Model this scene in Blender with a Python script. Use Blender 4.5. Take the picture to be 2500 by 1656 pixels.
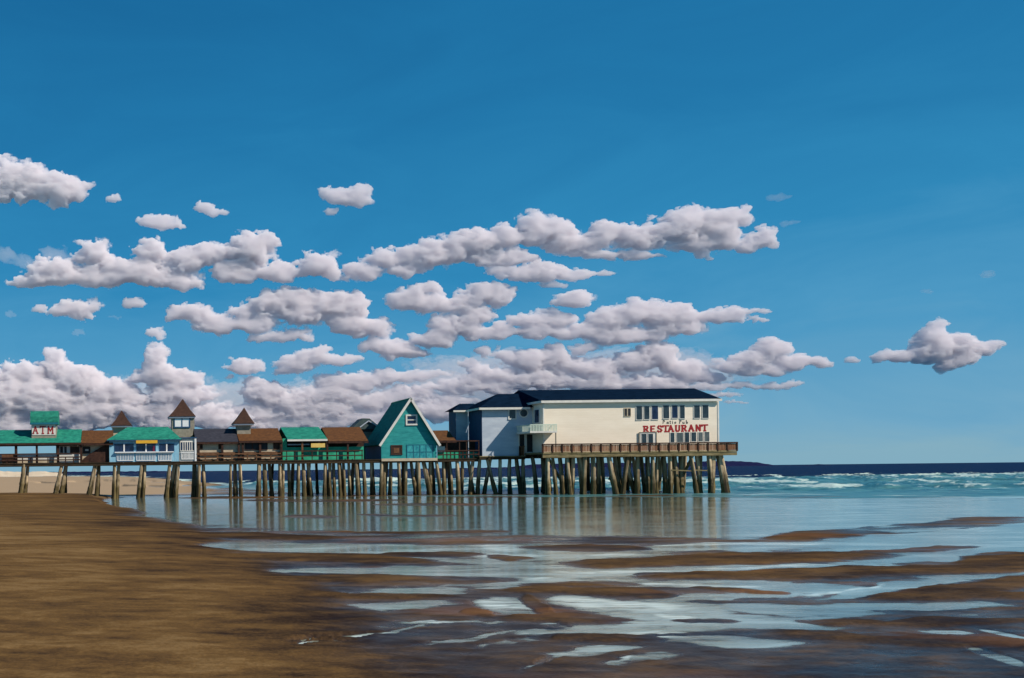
import bpy, math, random
import numpy as np
from mathutils import Matrix, Vector

random.seed(7)
for o in list(bpy.data.objects):
    bpy.data.objects.remove(o, do_unlink=True)
scene = bpy.context.scene
COL = scene.collection

# ---------------------------------------------------------------- camera
ROLL = math.radians(-0.62)
CR, SR = math.cos(ROLL), math.sin(ROLL)
PPX, PPY, FPX, EYE = 300.0, 1152.0, 2500.0, 3.0
cam_d = bpy.data.cameras.new('camera')
cam_d.sensor_width = 36.0
cam_d.lens = 36.0
cam_d.shift_x = (1250 - PPX) / 2500
cam_d.shift_y = (PPY - 828) / 2500
cam_d.clip_start = 0.1
cam_d.clip_end = 40000
cam = bpy.data.objects.new('camera', cam_d)
COL.objects.link(cam)
cam.matrix_world = Matrix(((CR, -SR, 0, 0), (0, 0, -1, 0), (SR, CR, 0, EYE), (0, 0, 0, 1)))
scene.camera = cam

# ---------------------------------------------------------------- sky and sun
SUN_AZ, SUN_EL = math.radians(55), math.radians(41)
to_sun = Vector((math.sin(SUN_AZ) * math.cos(SUN_EL), -math.cos(SUN_AZ) * math.cos(SUN_EL), math.sin(SUN_EL)))


def lin(r, g, b):
    f = lambda c: (c / 255 / 12.92) if c / 255 <= 0.04045 else ((c / 255 + 0.055) / 1.055) ** 2.4
    return (f(r), f(g), f(b), 1.0)


world = bpy.data.worlds.new('World')
scene.world = world
world.use_nodes = True
wt = world.node_tree
wn, wl = wt.nodes, wt.links
wn.clear()
w_out = wn.new('ShaderNodeOutputWorld')
w_bg = wn.new('ShaderNodeBackground')
w_sky = wn.new('ShaderNodeTexSky')
w_sky.sky_type = 'NISHITA'
w_sky.sun_disc = False
w_sky.sun_elevation = SUN_EL
w_sky.sun_rotation = math.atan2(to_sun.x, to_sun.y)
w_sky.ozone_density = 3.0
w_geo = wn.new('ShaderNodeTexCoord')
w_sep = wn.new('ShaderNodeSeparateXYZ')
wl.new(w_geo.outputs['Generated'], w_sep.inputs[0])
# soft uneven tone across the sky dome, like thin vapour
w_map = wn.new('ShaderNodeMapping')
w_map.inputs['Scale'].default_value = (2.2, 2.2, 7.0)
wl.new(w_geo.outputs['Generated'], w_map.inputs['Vector'])
w_noi = wn.new('ShaderNodeTexNoise')
w_noi.inputs['Scale'].default_value = 2.0
w_noi.inputs['Detail'].default_value = 6.0
w_noi.inputs['Roughness'].default_value = 0.6
w_noi.inputs['Distortion'].default_value = 0.6
wl.new(w_map.outputs[0], w_noi.inputs['Vector'])
w_wob = wn.new('ShaderNodeMath'); w_wob.operation = 'MULTIPLY_ADD'
w_wob.inputs[1].default_value = 0.16; w_wob.inputs[2].default_value = -0.08
wl.new(w_noi.outputs['Fac'], w_wob.inputs[0])
w_add = wn.new('ShaderNodeMath'); w_add.operation = 'ADD'
wl.new(w_sep.outputs['Z'], w_add.inputs[0]); wl.new(w_wob.outputs[0], w_add.inputs[1])
w_rmp = wn.new('ShaderNodeValToRGB')
wl.new(w_add.outputs[0], w_rmp.inputs[0])
SKY = [(0.0, (130, 174, 194)), (0.05, (110, 167, 199)), (0.12, (72, 151, 195)), (0.20, (40, 134, 184)),
       (0.31, (26, 118, 170)), (0.44, (18, 104, 156)), (1.0, (10, 72, 120))]
el = w_rmp.color_ramp.elements
while len(el) < len(SKY):
    el.new(0.5)
for e, (p, c) in zip(el, SKY):
    e.position = p; e.color = lin(*c)
w_sc = wn.new('ShaderNodeMix'); w_sc.data_type = 'RGBA'; w_sc.blend_type = 'MIX'
w_mul = wn.new('ShaderNodeVectorMath'); w_mul.operation = 'SCALE'; w_mul.inputs['Scale'].default_value = 1 / 0.12
wl.new(w_rmp.outputs[0], w_mul.inputs[0])
w_sc.inputs[0].default_value = 0.96
wl.new(w_sky.outputs[0], w_sc.inputs[6]); wl.new(w_mul.outputs[0], w_sc.inputs[7])
wl.new(w_sc.outputs[2], w_bg.inputs['Color'])
w_bg.inputs['Strength'].default_value = 0.12
wl.new(w_bg.outputs[0], w_out.inputs[0])

sun_d = bpy.data.lights.new('sun', 'SUN')
sun_d.energy = 4.9
sun_d.angle = math.radians(0.6)
sun_d.color = (1.0, 0.91, 0.78)
sun = bpy.data.objects.new('sun', sun_d)
COL.objects.link(sun)
sun.rotation_euler = to_sun.to_track_quat('Z', 'Y').to_euler()
sun.location = (60, -40, 60)

vs = scene.view_settings
vs.view_transform = 'Standard'; vs.look = 'None'; vs.gamma = 1; vs.exposure = 0.0
vs.use_curve_mapping = False
scene.cycles.transparent_max_bounces = 16
scene.cycles.max_bounces = 6


# ---------------------------------------------------------------- measuring
def W(px, py, Y):
    cx = (px - PPX) / FPX; cy = (PPY - py) / FPX
    return (cx * CR - cy * SR) * Y, EYE + (cx * SR + cy * CR) * Y


def XX(px, Y, py=1090):
    return W(px, py, Y)[0]


def ZZ(py, Y, px=1250):
    return W(px, py, Y)[1]


def project(X, Y, Z):
    a = X / Y; b = (Z - EYE) / Y
    return PPX + (a * CR + b * SR) * FPX, PPY - (-a * SR + b * CR) * FPX


# ---------------------------------------------------------------- numpy noise
def _hash(i, j, s):
    n = (i.astype(np.int64) * 374761393 + j.astype(np.int64) * 668265263 + s * 1442695041) & 0xffffffff
    n = ((n ^ (n >> 13)) * 1274126177) & 0xffffffff
    n = ((n ^ (n >> 16)) * 2246822519) & 0xffffffff
    return ((n ^ (n >> 15)) & 0xffffff) / float(0xffffff)


def vnoise(x, y, s):
    xi = np.floor(x); yi = np.floor(y)
    fx = x - xi; fy = y - yi
    fx = fx * fx * fx * (fx * (fx * 6 - 15) + 10); fy = fy * fy * fy * (fy * (fy * 6 - 15) + 10)
    a = _hash(xi, yi, s); b = _hash(xi + 1, yi, s); c = _hash(xi, yi + 1, s); d = _hash(xi + 1, yi + 1, s)
    return (a + (b - a) * fx) * (1 - fy) + (c + (d - c) * fx) * fy


def fbm(x, y, s, octs=4, gain=0.5):
    t = 0; amp = 1; tot = 0
    for k in range(octs):
        t = t + amp * (vnoise(x, y, s + k * 17) * 2 - 1); tot += amp
        amp *= gain
        x, y = (x * 1.62 + y * 1.23) + 3.7, (y * 1.62 - x * 1.23) + 1.9
    return t / tot


def sstep(a, b, x):
    t = np.clip((x - a) / (b - a), 0, 1)
    return t * t * (3 - 2 * t)


# ---------------------------------------------------------------- materials
def new_mat(name):
    m = bpy.data.materials.new(name); m.use_nodes = True
    nt = m.node_tree
    return m, nt, nt.nodes['Principled BSDF'], nt.nodes['Material Output']


def paint(name, c1, c2, scale=(1, 1, 1), rough=0.7, nscale=1.5, bump=0.15, stripes=None, detail=5, spec=0.3, c3=None, contrast=(0.3, 0.7)):
    """Two-tone weathered surface, noise in object space; stripes = (axis, period, depth) for boards, shingles and siding."""
    m, nt, b, out = new_mat(name)
    n, l = nt.nodes, nt.links
    tc = n.new('ShaderNodeTexCoord'); mp = n.new('ShaderNodeMapping')
    mp.inputs['Scale'].default_value = scale
    l.new(tc.outputs['Object'], mp.inputs['Vector'])
    no = n.new('ShaderNodeTexNoise'); no.inputs['Scale'].default_value = nscale
    no.inputs['Detail'].default_value = detail; no.inputs['Roughness'].default_value = 0.65
    l.new(mp.outputs[0], no.inputs['Vector'])
    rp = n.new('ShaderNodeValToRGB')
    l.new(no.outputs['Fac'], rp.inputs[0])
    rp.color_ramp.elements[0].position = contrast[0]; rp.color_ramp.elements[0].color = lin(*c1)
    rp.color_ramp.elements[1].position = contrast[1]; rp.color_ramp.elements[1].color = lin(*c2)
    if c3:
        e = rp.color_ramp.elements.new((contrast[0] + contrast[1]) / 2); e.color = lin(*c3)
    l.new(rp.outputs[0], b.inputs['Base Color'])
    b.inputs['Roughness'].default_value = rough
    b.inputs['Specular IOR Level'].default_value = spec
    bp = n.new('ShaderNodeBump'); bp.inputs['Strength'].default_value = bump; bp.inputs['Distance'].default_value = 0.06
    h = no.outputs['Fac']
    if stripes:
        ax, per, dep = stripes
        sp = n.new('ShaderNodeSeparateXYZ'); l.new(tc.outputs['Object'], sp.inputs[0])
        md = n.new('ShaderNodeMath'); md.operation = 'MULTIPLY'; md.inputs[1].default_value = 1 / per
        l.new(sp.outputs[ax], md.inputs[0])
        fr = n.new('ShaderNodeMath'); fr.operation = 'FRACT'; l.new(md.outputs[0], fr.inputs[0])
        ad = n.new('ShaderNodeMath'); ad.operation = 'MULTIPLY_ADD'; ad.inputs[1].default_value = dep
        l.new(fr.outputs[0], ad.inputs[0]); l.new(no.outputs['Fac'], ad.inputs[2])
        h = ad.outputs[0]
    l.new(h, bp.inputs['Height'])
    l.new(bp.outputs[0], b.inputs['Normal'])
    return m


M = {}
M['cream'] = paint('cream_siding', (238, 222, 200), (248, 234, 214), (0.25, 0.5, 1.0), nscale=1.2, stripes=('Z', 0.26, 0.6), bump=0.22)
M['tan_wall'] = paint('tan_boarding', (176, 160, 136), (206, 190, 164), (0.7, 0.7, 1.5), nscale=1.6, stripes=('Z', 0.2, 0.4))
M['grey_shingle'] = paint('grey_cedar_shingle', (128, 122, 108), (162, 154, 138), nscale=2.5, stripes=('Z', 0.18, 0.6))
M['bluegrey'] = paint('blue_grey_siding', (170, 180, 194), (196, 204, 214), (0.5, 0.5, 1.6), nscale=1.2, stripes=('Z', 0.2, 0.5), bump=0.2)
M['lightblue'] = paint('light_blue_boards', (118, 176, 206), (160, 204, 222), (3, 3, 0.6), nscale=2.0, stripes=('X', 0.22, 0.4))
M['white'] = paint('white_paint', (205, 202, 196), (228, 224, 214), nscale=2.0, bump=0.08)
M['palegreen'] = paint('pale_green_paint', (184, 202, 184), (216, 224, 208), (2, 2, 2), nscale=2.0)
M['green_roof'] = paint('green_shingle_roof', (20, 92, 82), (48, 142, 120), (1.2, 1.2, 2.5), nscale=1.6, rough=0.8, bump=0.4, stripes=('Z', 0.28, 0.9), c3=(24, 124, 104))
M['teal_wall'] = paint('teal_boards', (20, 124, 126), (50, 158, 156), (0.6, 0.6, 2.5), nscale=1.4, stripes=('Z', 0.24, 0.5))
M['green_wall'] = paint('bright_green_boards', (24, 140, 108), (64, 184, 146), (0.6, 0.6, 2.5), nscale=1.4, stripes=('Z', 0.26, 0.5))
M['brown_roof'] = paint('brown_shingle_roof', (72, 44, 22), (108, 70, 34), (1.5, 1.5, 3), nscale=2.0, rough=0.85, bump=0.4, stripes=('Z', 0.22, 0.9), c3=(90, 56, 26))
M['dark_brown_roof'] = paint('dark_brown_shingles', (46, 29, 22), (76, 51, 40), (1.5, 1.5, 3), nscale=2.2, rough=0.85, bump=0.4, stripes=('Z', 0.22, 0.9))
M['black_roof'] = paint('black_shingle_roof', (34, 36, 46), (62, 62, 72), (1.5, 1.5, 3), nscale=2.2, rough=0.85, bump=0.4, stripes=('Z', 0.22, 0.9))
M['navy_roof'] = paint('navy_shingle_roof', (8, 22, 38), (18, 38, 60), (0.8, 1.5, 3), nscale=1.6, rough=0.8, bump=0.35, stripes=('Z', 0.25, 0.9), spec=0.0)
M['grey_roof'] = paint('weathered_grey_roof', (48, 66, 70), (84, 100, 100), nscale=2.0, rough=0.85)
M['dark_wood'] = paint('dark_brown_timber', (38, 22, 18), (78, 50, 38), (1, 1, 1), nscale=3.0, rough=0.8, bump=0.3)
M['brown_wood'] = paint('brown_timber', (84, 56, 38), (128, 92, 64), (1, 1, 1), nscale=3.0, rough=0.8, bump=0.3)
M['red_wood'] = paint('red_brown_planks', (112, 66, 46), (182, 146, 112), (7, 1, 0.5), nscale=1.2, rough=0.8, bump=0.4, stripes=('X', 0.16, 0.9), c3=(146, 100, 72))
M['deck_edge'] = paint('weathered_deck_beam', (94, 84, 54), (150, 134, 98), (0.6, 1, 3), nscale=2.2, rough=0.85, bump=0.4)
M['dark_beam'] = paint('tarred_under_beam', (34, 26, 18), (74, 60, 40), (0.6, 1, 3), nscale=2.2, rough=0.85, bump=0.4)
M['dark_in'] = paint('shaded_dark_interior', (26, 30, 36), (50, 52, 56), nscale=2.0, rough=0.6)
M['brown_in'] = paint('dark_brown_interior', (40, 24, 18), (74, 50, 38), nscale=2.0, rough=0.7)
M['glass'] = paint('dark_window_glass', (22, 36, 46), (58, 72, 80), (1.5, 1.5, 0.8), nscale=1.5, rough=0.12, bump=0.03, spec=0.5)
M['glass_b'] = paint('window_glass_with_blind', (48, 58, 62), (104, 112, 112), (1.5, 1.5, 0.8), nscale=1.5, rough=0.12, bump=0.03, spec=0.5)
M['glass_blue'] = paint('navy_window_glass', (14, 24, 52), (40, 58, 92), (1.5, 1.5, 0.8), nscale=1.5, rough=0.12, bump=0.03, spec=0.5)
M['glass_teal'] = paint('teal_window_glass', (18, 110, 128), (74, 176, 176), (1.5, 1.5, 0.8), nscale=2.4, rough=0.2, bump=0.03, spec=0.5)
M['blue_trim'] = paint('blue_trim_paint', (28, 62, 96), (52, 92, 128), nscale=2.0)
M['teal_trim'] = paint('deep_teal_trim', (16, 92, 112), (28, 116, 132), nscale=2.0)
M['navy_shade'] = paint('hut_side_shade_navy', (58, 78, 110), (86, 104, 136), (3, 3, 0.6), nscale=2.0, stripes=('Y', 0.2, 0.5))  # shade of the hut's left side put into the wall colour
M['yellow'] = paint('yellow_sign_paint', (214, 158, 34), (232, 184, 62), nscale=3.0)
M['pale_yellow'] = paint('pale_yellow_menu_board', (216, 176, 84), (232, 202, 124), nscale=3.0)
M['red'] = paint('red_sign_paint', (142, 22, 30), (168, 40, 42), nscale=4.0, bump=0.02)
M['black'] = paint('black_sign_paint', (24, 24, 26), (44, 42, 42), nscale=4.0, bump=0.02)
M['bright_pane'] = paint('bright_sky_pane', (226, 228, 228), (240, 240, 238), nscale=1.0, rough=0.3)  # white paint stands in for bright sky seen through the turret
M['foamw'] = paint('white_enamel', (225, 225, 225), (240, 240, 240), nscale=1.0)
M['side_shade'] = paint('painted_shade_boards', (24, 52, 88), (44, 74, 112), (3, 3, 0.6), nscale=2.0, stripes=('Y', 0.2, 0.5))  # painted shade for the left faces of the blue grey blocks
M['maroon'] = paint('maroon_cloth', (96, 20, 52), (128, 34, 66), nscale=3.0)


def piling_material():
    m, nt, b, out = new_mat('weathered_piling_wood')
    n, l = nt.nodes, nt.links
    tc = n.new('ShaderNodeTexCoord'); mp = n.new('ShaderNodeMapping')
    mp.inputs['Scale'].default_value = (5, 5, 0.8)
    oi = n.new('ShaderNodeObjectInfo')
    ao = n.new('ShaderNodeVectorMath'); ao.operation = 'ADD'
    l.new(tc.outputs['Object'], ao.inputs[0]); l.new(oi.outputs['Location'], ao.inputs[1])
    l.new(ao.outputs[0], mp.inputs['Vector'])
    no = n.new('ShaderNodeTexNoise'); no.inputs['Scale'].default_value = 1.1; no.inputs['Detail'].default_value = 6
    l.new(mp.outputs[0], no.inputs['Vector'])
    rp = n.new('ShaderNodeValToRGB'); l.new(no.outputs['Fac'], rp.inputs[0])
    rp.color_ramp.elements[0].position = 0.35; rp.color_ramp.elements[0].color = lin(112, 94, 68)
    rp.color_ramp.elements[1].position = 0.62; rp.color_ramp.elements[1].color = lin(222, 200, 166)
    r2 = n.new('ShaderNodeValToRGB'); l.new(no.outputs['Fac'], r2.inputs[0])
    r2.color_ramp.elements[0].position = 0.35; r2.color_ramp.elements[0].color = lin(34, 28, 18)
    r2.color_ramp.elements[1].position = 0.65; r2.color_ramp.elements[1].color = lin(112, 98, 62)
    # algae and barnacle line: the lower part stays wet and is darker whatever the light
    geo = n.new('ShaderNodeNewGeometry'); sp = n.new('ShaderNodeSeparateXYZ'); l.new(geo.outputs['Position'], sp.inputs[0])
    n2 = n.new('ShaderNodeTexNoise'); n2.inputs['Scale'].default_value = 1.3; n2.inputs['Detail'].default_value = 4
    l.new(geo.outputs['Position'], n2.inputs['Vector'])
    a = n.new('ShaderNodeMath'); a.operation = 'MULTIPLY_ADD'; a.inputs[1].default_value = 3.4
    l.new(n2.outputs['Fac'], a.inputs[0]); l.new(sp.outputs['Z'], a.inputs[2])
    mr = n.new('ShaderNodeMapRange'); mr.inputs['From Min'].default_value = 2.9; mr.inputs['From Max'].default_value = 4.3
    l.new(a.outputs[0], mr.inputs['Value'])
    rnd = n.new('ShaderNodeMapRange'); rnd.inputs['To Min'].default_value = 0.3; rnd.inputs['To Max'].default_value = 1.0
    l.new(oi.outputs['Random'], rnd.inputs['Value'])
    mu = n.new('ShaderNodeMath'); mu.operation = 'MULTIPLY'; l.new(mr.outputs[0], mu.inputs[0]); l.new(rnd.outputs[0], mu.inputs[1])
    mx = n.new('ShaderNodeMix'); mx.data_type = 'RGBA'
    l.new(mu.outputs[0], mx.inputs[0]); l.new(r2.outputs[0], mx.inputs[6]); l.new(rp.outputs[0], mx.inputs[7])
    l.new(mx.outputs[2], b.inputs['Base Color'])
    b.inputs['Roughness'].default_value = 0.8; b.inputs['Specular IOR Level'].default_value = 0.25
    bp = n.new('ShaderNodeBump'); bp.inputs['Strength'].default_value = 0.6; bp.inputs['Distance'].default_value = 0.06
    l.new(no.outputs['Fac'], bp.inputs['Height']); l.new(bp.outputs[0], b.inputs['Normal'])
    return m


M['piling'] = piling_material()


# ---------------------------------------------------------------- object helpers
def tag(o, label=None, cat=None, group=None, kind=None):
    if label: o['label'] = label
    if cat: o['category'] = cat
    if group: o['group'] = group
    if kind: o['kind'] = kind
    return o


def thing(name, label, cat, loc=(0, 0, 0), group=None):
    o = bpy.data.objects.new(name, None)
    o.empty_display_size = 0.5
    COL.objects.link(o); o.location = loc
    return tag(o, label, cat, group)


def origin_of(p):
    v = Vector((0, 0, 0))
    while p is not None:
        v += Vector(p.location); p = p.parent
    return v


class MB:
    """collects faces in world coordinates; build() links them as one mesh object, local to its parent"""
    def __init__(s):
        s.v = []; s.f = []

    def poly(s, pts):
        k = len(s.v); s.v += [tuple(p) for p in pts]; s.f.append(tuple(range(k, k + len(pts))))
        return s

    def hexa(s, a, b):
        """a, b: two quads (4 points each), joined to a closed solid"""
        k = len(s.v); s.v += [tuple(p) for p in a] + [tuple(p) for p in b]
        s.f += [(k, k + 1, k + 2, k + 3), (k + 7, k + 6, k + 5, k + 4)]
        for i in range(4):
            j = (i + 1) % 4
            s.f.append((k + i, k + 4 + i, k + 4 + j, k + j))
        return s

    def box(s, x0, x1, y0, y1, z0, z1):
        return s.hexa([(x0, y0, z0), (x0, y1, z0), (x1, y1, z0), (x1, y0, z0)], [(x0, y0, z1), (x0, y1, z1), (x1, y1, z1), (x1, y0, z1)])

    def bar(s, a, b, t, w=None):
        """rectangular bar from a to b"""
        a = Vector(a); b = Vector(b); w = w or t
        d = (b - a).normalized()
        up = Vector((0, 0, 1)) if abs(d.z) < 0.9 else Vector((0, 1, 0))
        sx = d.cross(up).normalized() * (t / 2); sy = d.cross(sx).normalized() * (w / 2)
        q = lambda c: [c - sx - sy, c + sx - sy, c + sx + sy, c - sx + sy]
        return s.hexa(q(a), q(b))

    def slab(s, quad, t):
        """roof plane: quad thickened downward along its normal"""
        q = [Vector(p) for p in quad]
        n = (q[1] - q[0]).cross(q[2] - q[0]).normalized()
        if n.z < 0: n = -n
        return s.hexa([tuple(p - n * t) for p in q], [tuple(p) for p in q])

    def prism(s, pts, y0, y1):
        """pts: x,z outline"""
        k = len(s.v); m = len(pts)
        s.v += [(x, y0, z) for x, z in pts] + [(x, y1, z) for x, z in pts]
        s.f += [tuple(range(k, k + m)), tuple(range(k + 2 * m - 1, k + m - 1, -1))]
        for i in range(m):
            j = (i + 1) % m
            s.f.append((k + i, k + m + i, k + m + j, k + j))
        return s

    def cyl(s, a, b, r, n=10, r2=None):
        a = Vector(a); b = Vector(b); d = (b - a).normalized(); r2 = r if r2 is None else r2
        up = Vector((0, 0, 1)) if abs(d.z) < 0.9 else Vector((1, 0, 0))
        u = d.cross(up).normalized(); w = d.cross(u)
        k = len(s.v)
        for c, rr in ((a, r), (b, r2)):
            for i in range(n):
                t = 2 * math.pi * i / n
                s.v.append(tuple(c + (u * math.cos(t) + w * math.sin(t)) * rr))
        s.f += [tuple(range(k, k + n)), tuple(range(k + 2 * n - 1, k + n - 1, -1))]
        for i in range(n):
            j = (i + 1) % n
            s.f.append((k + i, k + n + i, k + n + j, k + j))
        return s

    def build(s, name, mat, parent=None, bevel=0.0):
        o0 = origin_of(parent)
        me = bpy.data.meshes.new(name)
        me.from_pydata([(x - o0.x, y - o0.y, z - o0.z) for x, y, z in s.v], [], s.f)
        me.materials.append(mat)
        import bmesh
        bm = bmesh.new(); bm.from_mesh(me); bmesh.ops.recalc_face_normals(bm, faces=bm.faces)
        bm.to_mesh(me); bm.free()
        o = bpy.data.objects.new(name, me); COL.objects.link(o)
        if parent is not None: o.parent = parent
        if bevel:
            bv = o.modifiers.new('bevel', 'BEVEL'); bv.width = bevel; bv.segments = 1
        return o


def grid_mesh(name, X, Y, Z, mat, keep=None, attrs={}, kind=None, smooth=True):
    r, c = X.shape
    idx = np.arange(r * c).reshape(r, c)
    f = np.stack([idx[:-1, :-1], idx[:-1, 1:], idx[1:, 1:], idx[1:, :-1]], -1).reshape(-1, 4)
    if keep is not None:
        kf = (keep[:-1, :-1] & keep[:-1, 1:] & keep[1:, 1:] & keep[1:, :-1]).reshape(-1)
        f = f[kf]
    used = np.unique(f); remap = np.full(r * c, -1); remap[used] = np.arange(len(used)); f = remap[f]
    co = np.stack([X.ravel(), Y.ravel(), Z.ravel()], -1)[used].astype(np.float32)
    me = bpy.data.meshes.new(name)
    me.vertices.add(len(co)); me.vertices.foreach_set('co', co.ravel())
    me.loops.add(f.size); me.loops.foreach_set('vertex_index', f.ravel().astype(np.int32))
    me.polygons.add(len(f)); me.polygons.foreach_set('loop_start', (np.arange(len(f)) * 4).astype(np.int32))
    if smooth: me.polygons.foreach_set('use_smooth', np.ones(len(f), bool))
    me.update(calc_edges=True)
    for k, a in attrs.items():
        at = me.attributes.new(k, 'FLOAT', 'POINT'); at.data.foreach_set('value', a.ravel()[used].astype(np.float32))
    me.materials.append(mat)
    o = bpy.data.objects.new(name, me); COL.objects.link(o)
    if kind: o['kind'] = kind
    return o


# ================================================================ beach, water, far coast
def ell(px, py, cx, cy, rx, ry, tilt=0.0):
    """soft bump of a long stroke, 1 in the middle and 0 at its rim"""
    y = py - cy - tilt * (px - cx)
    return 1 - ((px - cx) / rx) ** 2 - (y / ry) ** 2


def axis_cols():
    a = np.linspace(-1400, -160, 60, endpoint=False)
    b = np.linspace(-160, 2660, 1130, endpoint=False)
    c = np.linspace(2660, 3900, 60)
    return (np.concatenate([a, b, c]) - PPX) / FPX


def axis_rows():
    near = [-60, -30, -10, 1, 4, 7, 9.5]
    y = 11.0; r = []
    while y < 88:
        r.append(y); y *= 1.0042
    while y < 250:
        r.append(y); y += 0.75
    while y < 14000:
        r.append(y); y *= 1.045
    return np.array(near + r)


T = axis_cols(); R_ = axis_rows()
GY = np.repeat(R_[:, None], len(T), 1)
GX = T[None, :] * np.maximum(GY, 14.0) * np.where(GY < 14, 1.6, 1.0)
PYc = np.maximum(GY, 8.0)
PX, PY = project(GX, PYc, np.zeros_like(GX))
# wobble the plan so that no edge is an exact ellipse
wx = PX + 26 * fbm(GX / 3.1, GY / 2.6, 11, 4) * np.clip(20 / (PY - 1140 + 1), 0.25, 2.0)
LY = np.log(PYc)
wob = fbm(GX / (0.085 * PYc), LY / 0.085, 23, 5)
wob2 = fbm(GX / (0.03 * PYc), LY / 0.035, 51, 4)
depth_px = np.clip((PY - 1150) / 350, 0.03, 1.4)
wy = PY + (9 * wob + 3.5 * wob2) * depth_px
wx = PX + 40 * wob + 14 * wob2

# shoreline: everything above this line in the plan is open sea
shore = np.interp(wx, [-1400, -400, 0, 160, 300, 400, 500, 600, 700, 1100, 1780, 2100, 2500, 3900],
                  [1166, 1166, 1166, 1167, 1168, 1172, 1180, 1193, 1203, 1207, 1209, 1213, 1217, 1230])
sea_side = shore - (PY + 1.6 * wob + 0.8 * wob2)      # >0 is sea, in photo pixels

# dry beach on the left, sloping up: boundary in plan
bound = np.interp(wy, [1150, 1200, 1216, 1235, 1262, 1290, 1310, 1345, 1400, 1460, 1520, 1580, 1640, 1760, 2600],
                  [560, 520, 250, 300, 400, 520, 560, 620, 760, 880, 900, 930, 1000, 1100, 1200])
dry = (bound - wx) + 110 * fbm(PX / 420 + PY / 300, PY / 34, 611, 4, 0.6) * sstep(1215, 1300, PY)                                    # >0 dry side, px
field = np.where(dry > 0, 0.10 + dry / 900.0, 0.0)     # height-like field, + = sand

wet = np.full_like(PX, -9.0)
WATER = [  # cx, cy, rx, ry, tilt
    (1420, 1262, 1250, 52, 0.004), (2200, 1262, 900, 50, 0.0), (640, 1245, 420, 36, 0.03), (380, 1232, 170, 20, 0.08), (900, 1225, 460, 14, 0),
    (660, 1335, 250, 13, 0.02), (860, 1392, 240, 9, -0.02), (1010, 1442, 130, 9, -0.01), (900, 1340, 330, 15, 0.02), (1000, 1390, 360, 12, -0.01), (1300, 1352, 420, 26, 0.0),
    (1010, 1440, 150, 11, -0.01), (1000, 1478, 150, 10, -0.02), (1260, 1410, 330, 26, 0.0), (2300, 1333, 420, 26, -0.02),
    (1900, 1335, 420, 14, -0.01), (2300, 1310, 330, 18, -0.03), (1700, 1390, 420, 11, -0.02), (2250, 1362, 260, 13, -0.05), (1500, 1402, 260, 14, -0.03),
    (1290, 1383, 190, 24, 0.0), (1260, 1482, 100, 26, 0.03), (1450, 1475, 130, 22, 0.10), (1600, 1487, 240, 26, 0.02),
    (1560, 1425, 330, 11, 0.03), (1850, 1430, 360, 13, 0.03), (2180, 1434, 210, 12, -0.12), (2400, 1405, 160, 8, -0.06),
    (1750, 1455, 260, 8, -0.03), (1950, 1490, 260, 16, 0.04), (1700, 1512, 330, 20, 0.02), (2150, 1480, 180, 12, 0.03), (2350, 1480, 160, 9, 0.0),
    (1560, 1535, 230, 20, 0.0), (1850, 1525, 260, 11, 0.03), (1760, 1565, 240, 12, 0.02), (2150, 1552, 90, 7, 0.06), (2320, 1545, 90, 7, 0.05),
    (1350, 1540, 120, 10, -0.08), (1280, 1560, 170, 8, -0.12), (1450, 1590, 150, 12, -0.05), (1560, 1610, 120, 12, -0.1), (2440, 1605, 70, 12, 0.3),
    (880, 1548, 190, 5, -0.16), (1110, 1518, 160, 4, 0.0), (1120, 1560, 170, 5, -0.14), (790, 1572, 90, 5, -0.1), (2480, 1556, 90, 6, 0.2), (1330, 1612, 90, 7, -0.3),
]
for a in WATER:
    wet = np.maximum(wet, ell(wx, wy, *a))
SANDBAR = [
    (2180, 1292, 330, 13, -0.05), (2420, 1272, 190, 12, -0.04), (2000, 1311, 150, 9, -0.02),
    (1415, 1338, 170, 9, 0.0), (1850, 1366, 430, 14, -0.02), (1560, 1376, 190, 12, -0.02), (2230, 1343, 190, 6, -0.06),
    (2050, 1398, 480, 15, -0.03), (2440, 1365, 130, 20, -0.06), (2450, 1386, 170, 16, -0.05), (1700, 1407, 190, 8, 0.0),
    (1320, 1442, 110, 10, 0.02), (1500, 1448, 160, 9, 0.02), (1420, 1428, 180, 7, 0.0),
    (2380, 1437, 220, 20, -0.10), (2350, 1458, 260, 12, 0.0), (2250, 1462, 150, 7, 0.0), (1800, 1440, 130, 6, 0.05), (1330, 1488, 60, 20, 0.6),
    (1710, 1512, 90, 7, 0.0), (1380, 1510, 170, 9, 0.0), (2350, 1520, 240, 11, -0.04), (2050, 1518, 150, 8, 0.05),
    (2250, 1565, 400, 16, 0.05), (1520, 1562, 150, 10, 0.02), (1400, 1555, 120, 8, 0.0), (620, 1310, 230, 8, 0.02), (800, 1365, 300, 10, 0.02),
    (980, 1415, 330, 12, 0.0), (1250, 1363, 60, 6, 0), (1080, 1357, 150, 7, 0.0), (1180, 1500, 40, 9, 0), (930, 1458, 210, 9, 0),
    (800, 1222, 260, 4, 0.0), (1060, 1232, 200, 3.5, 0.0), (1000, 1258, 130, 4, 0), (760, 1262, 90, 5, 0), (1150, 1298, 120, 5, 0), (560, 1215, 160, 4, 0), (1000, 1300, 200, 4, 0),
]
bar_ = np.full_like(PX, -9.0)
for a in SANDBAR:
    bar_ = np.maximum(bar_, ell(wx, wy, *a))
open_flat = sstep(1345, 1285, PY) * sstep(-40, 60, -dry)      # flooded flat in front of the pier
base = np.where(dry > 0, 0.25, 0.22 + 0.35 * wob)
base = base + 0.05 + sstep(1540, 1620, PY) * 0.5 + 0.25 * sstep(1900, 1200, PX) * sstep(1300, 1350, PY)
streak = fbm(GX / (0.10 * PYc), LY / 0.045 + GX / (0.6 * PYc), 77, 5, 0.6)
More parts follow.
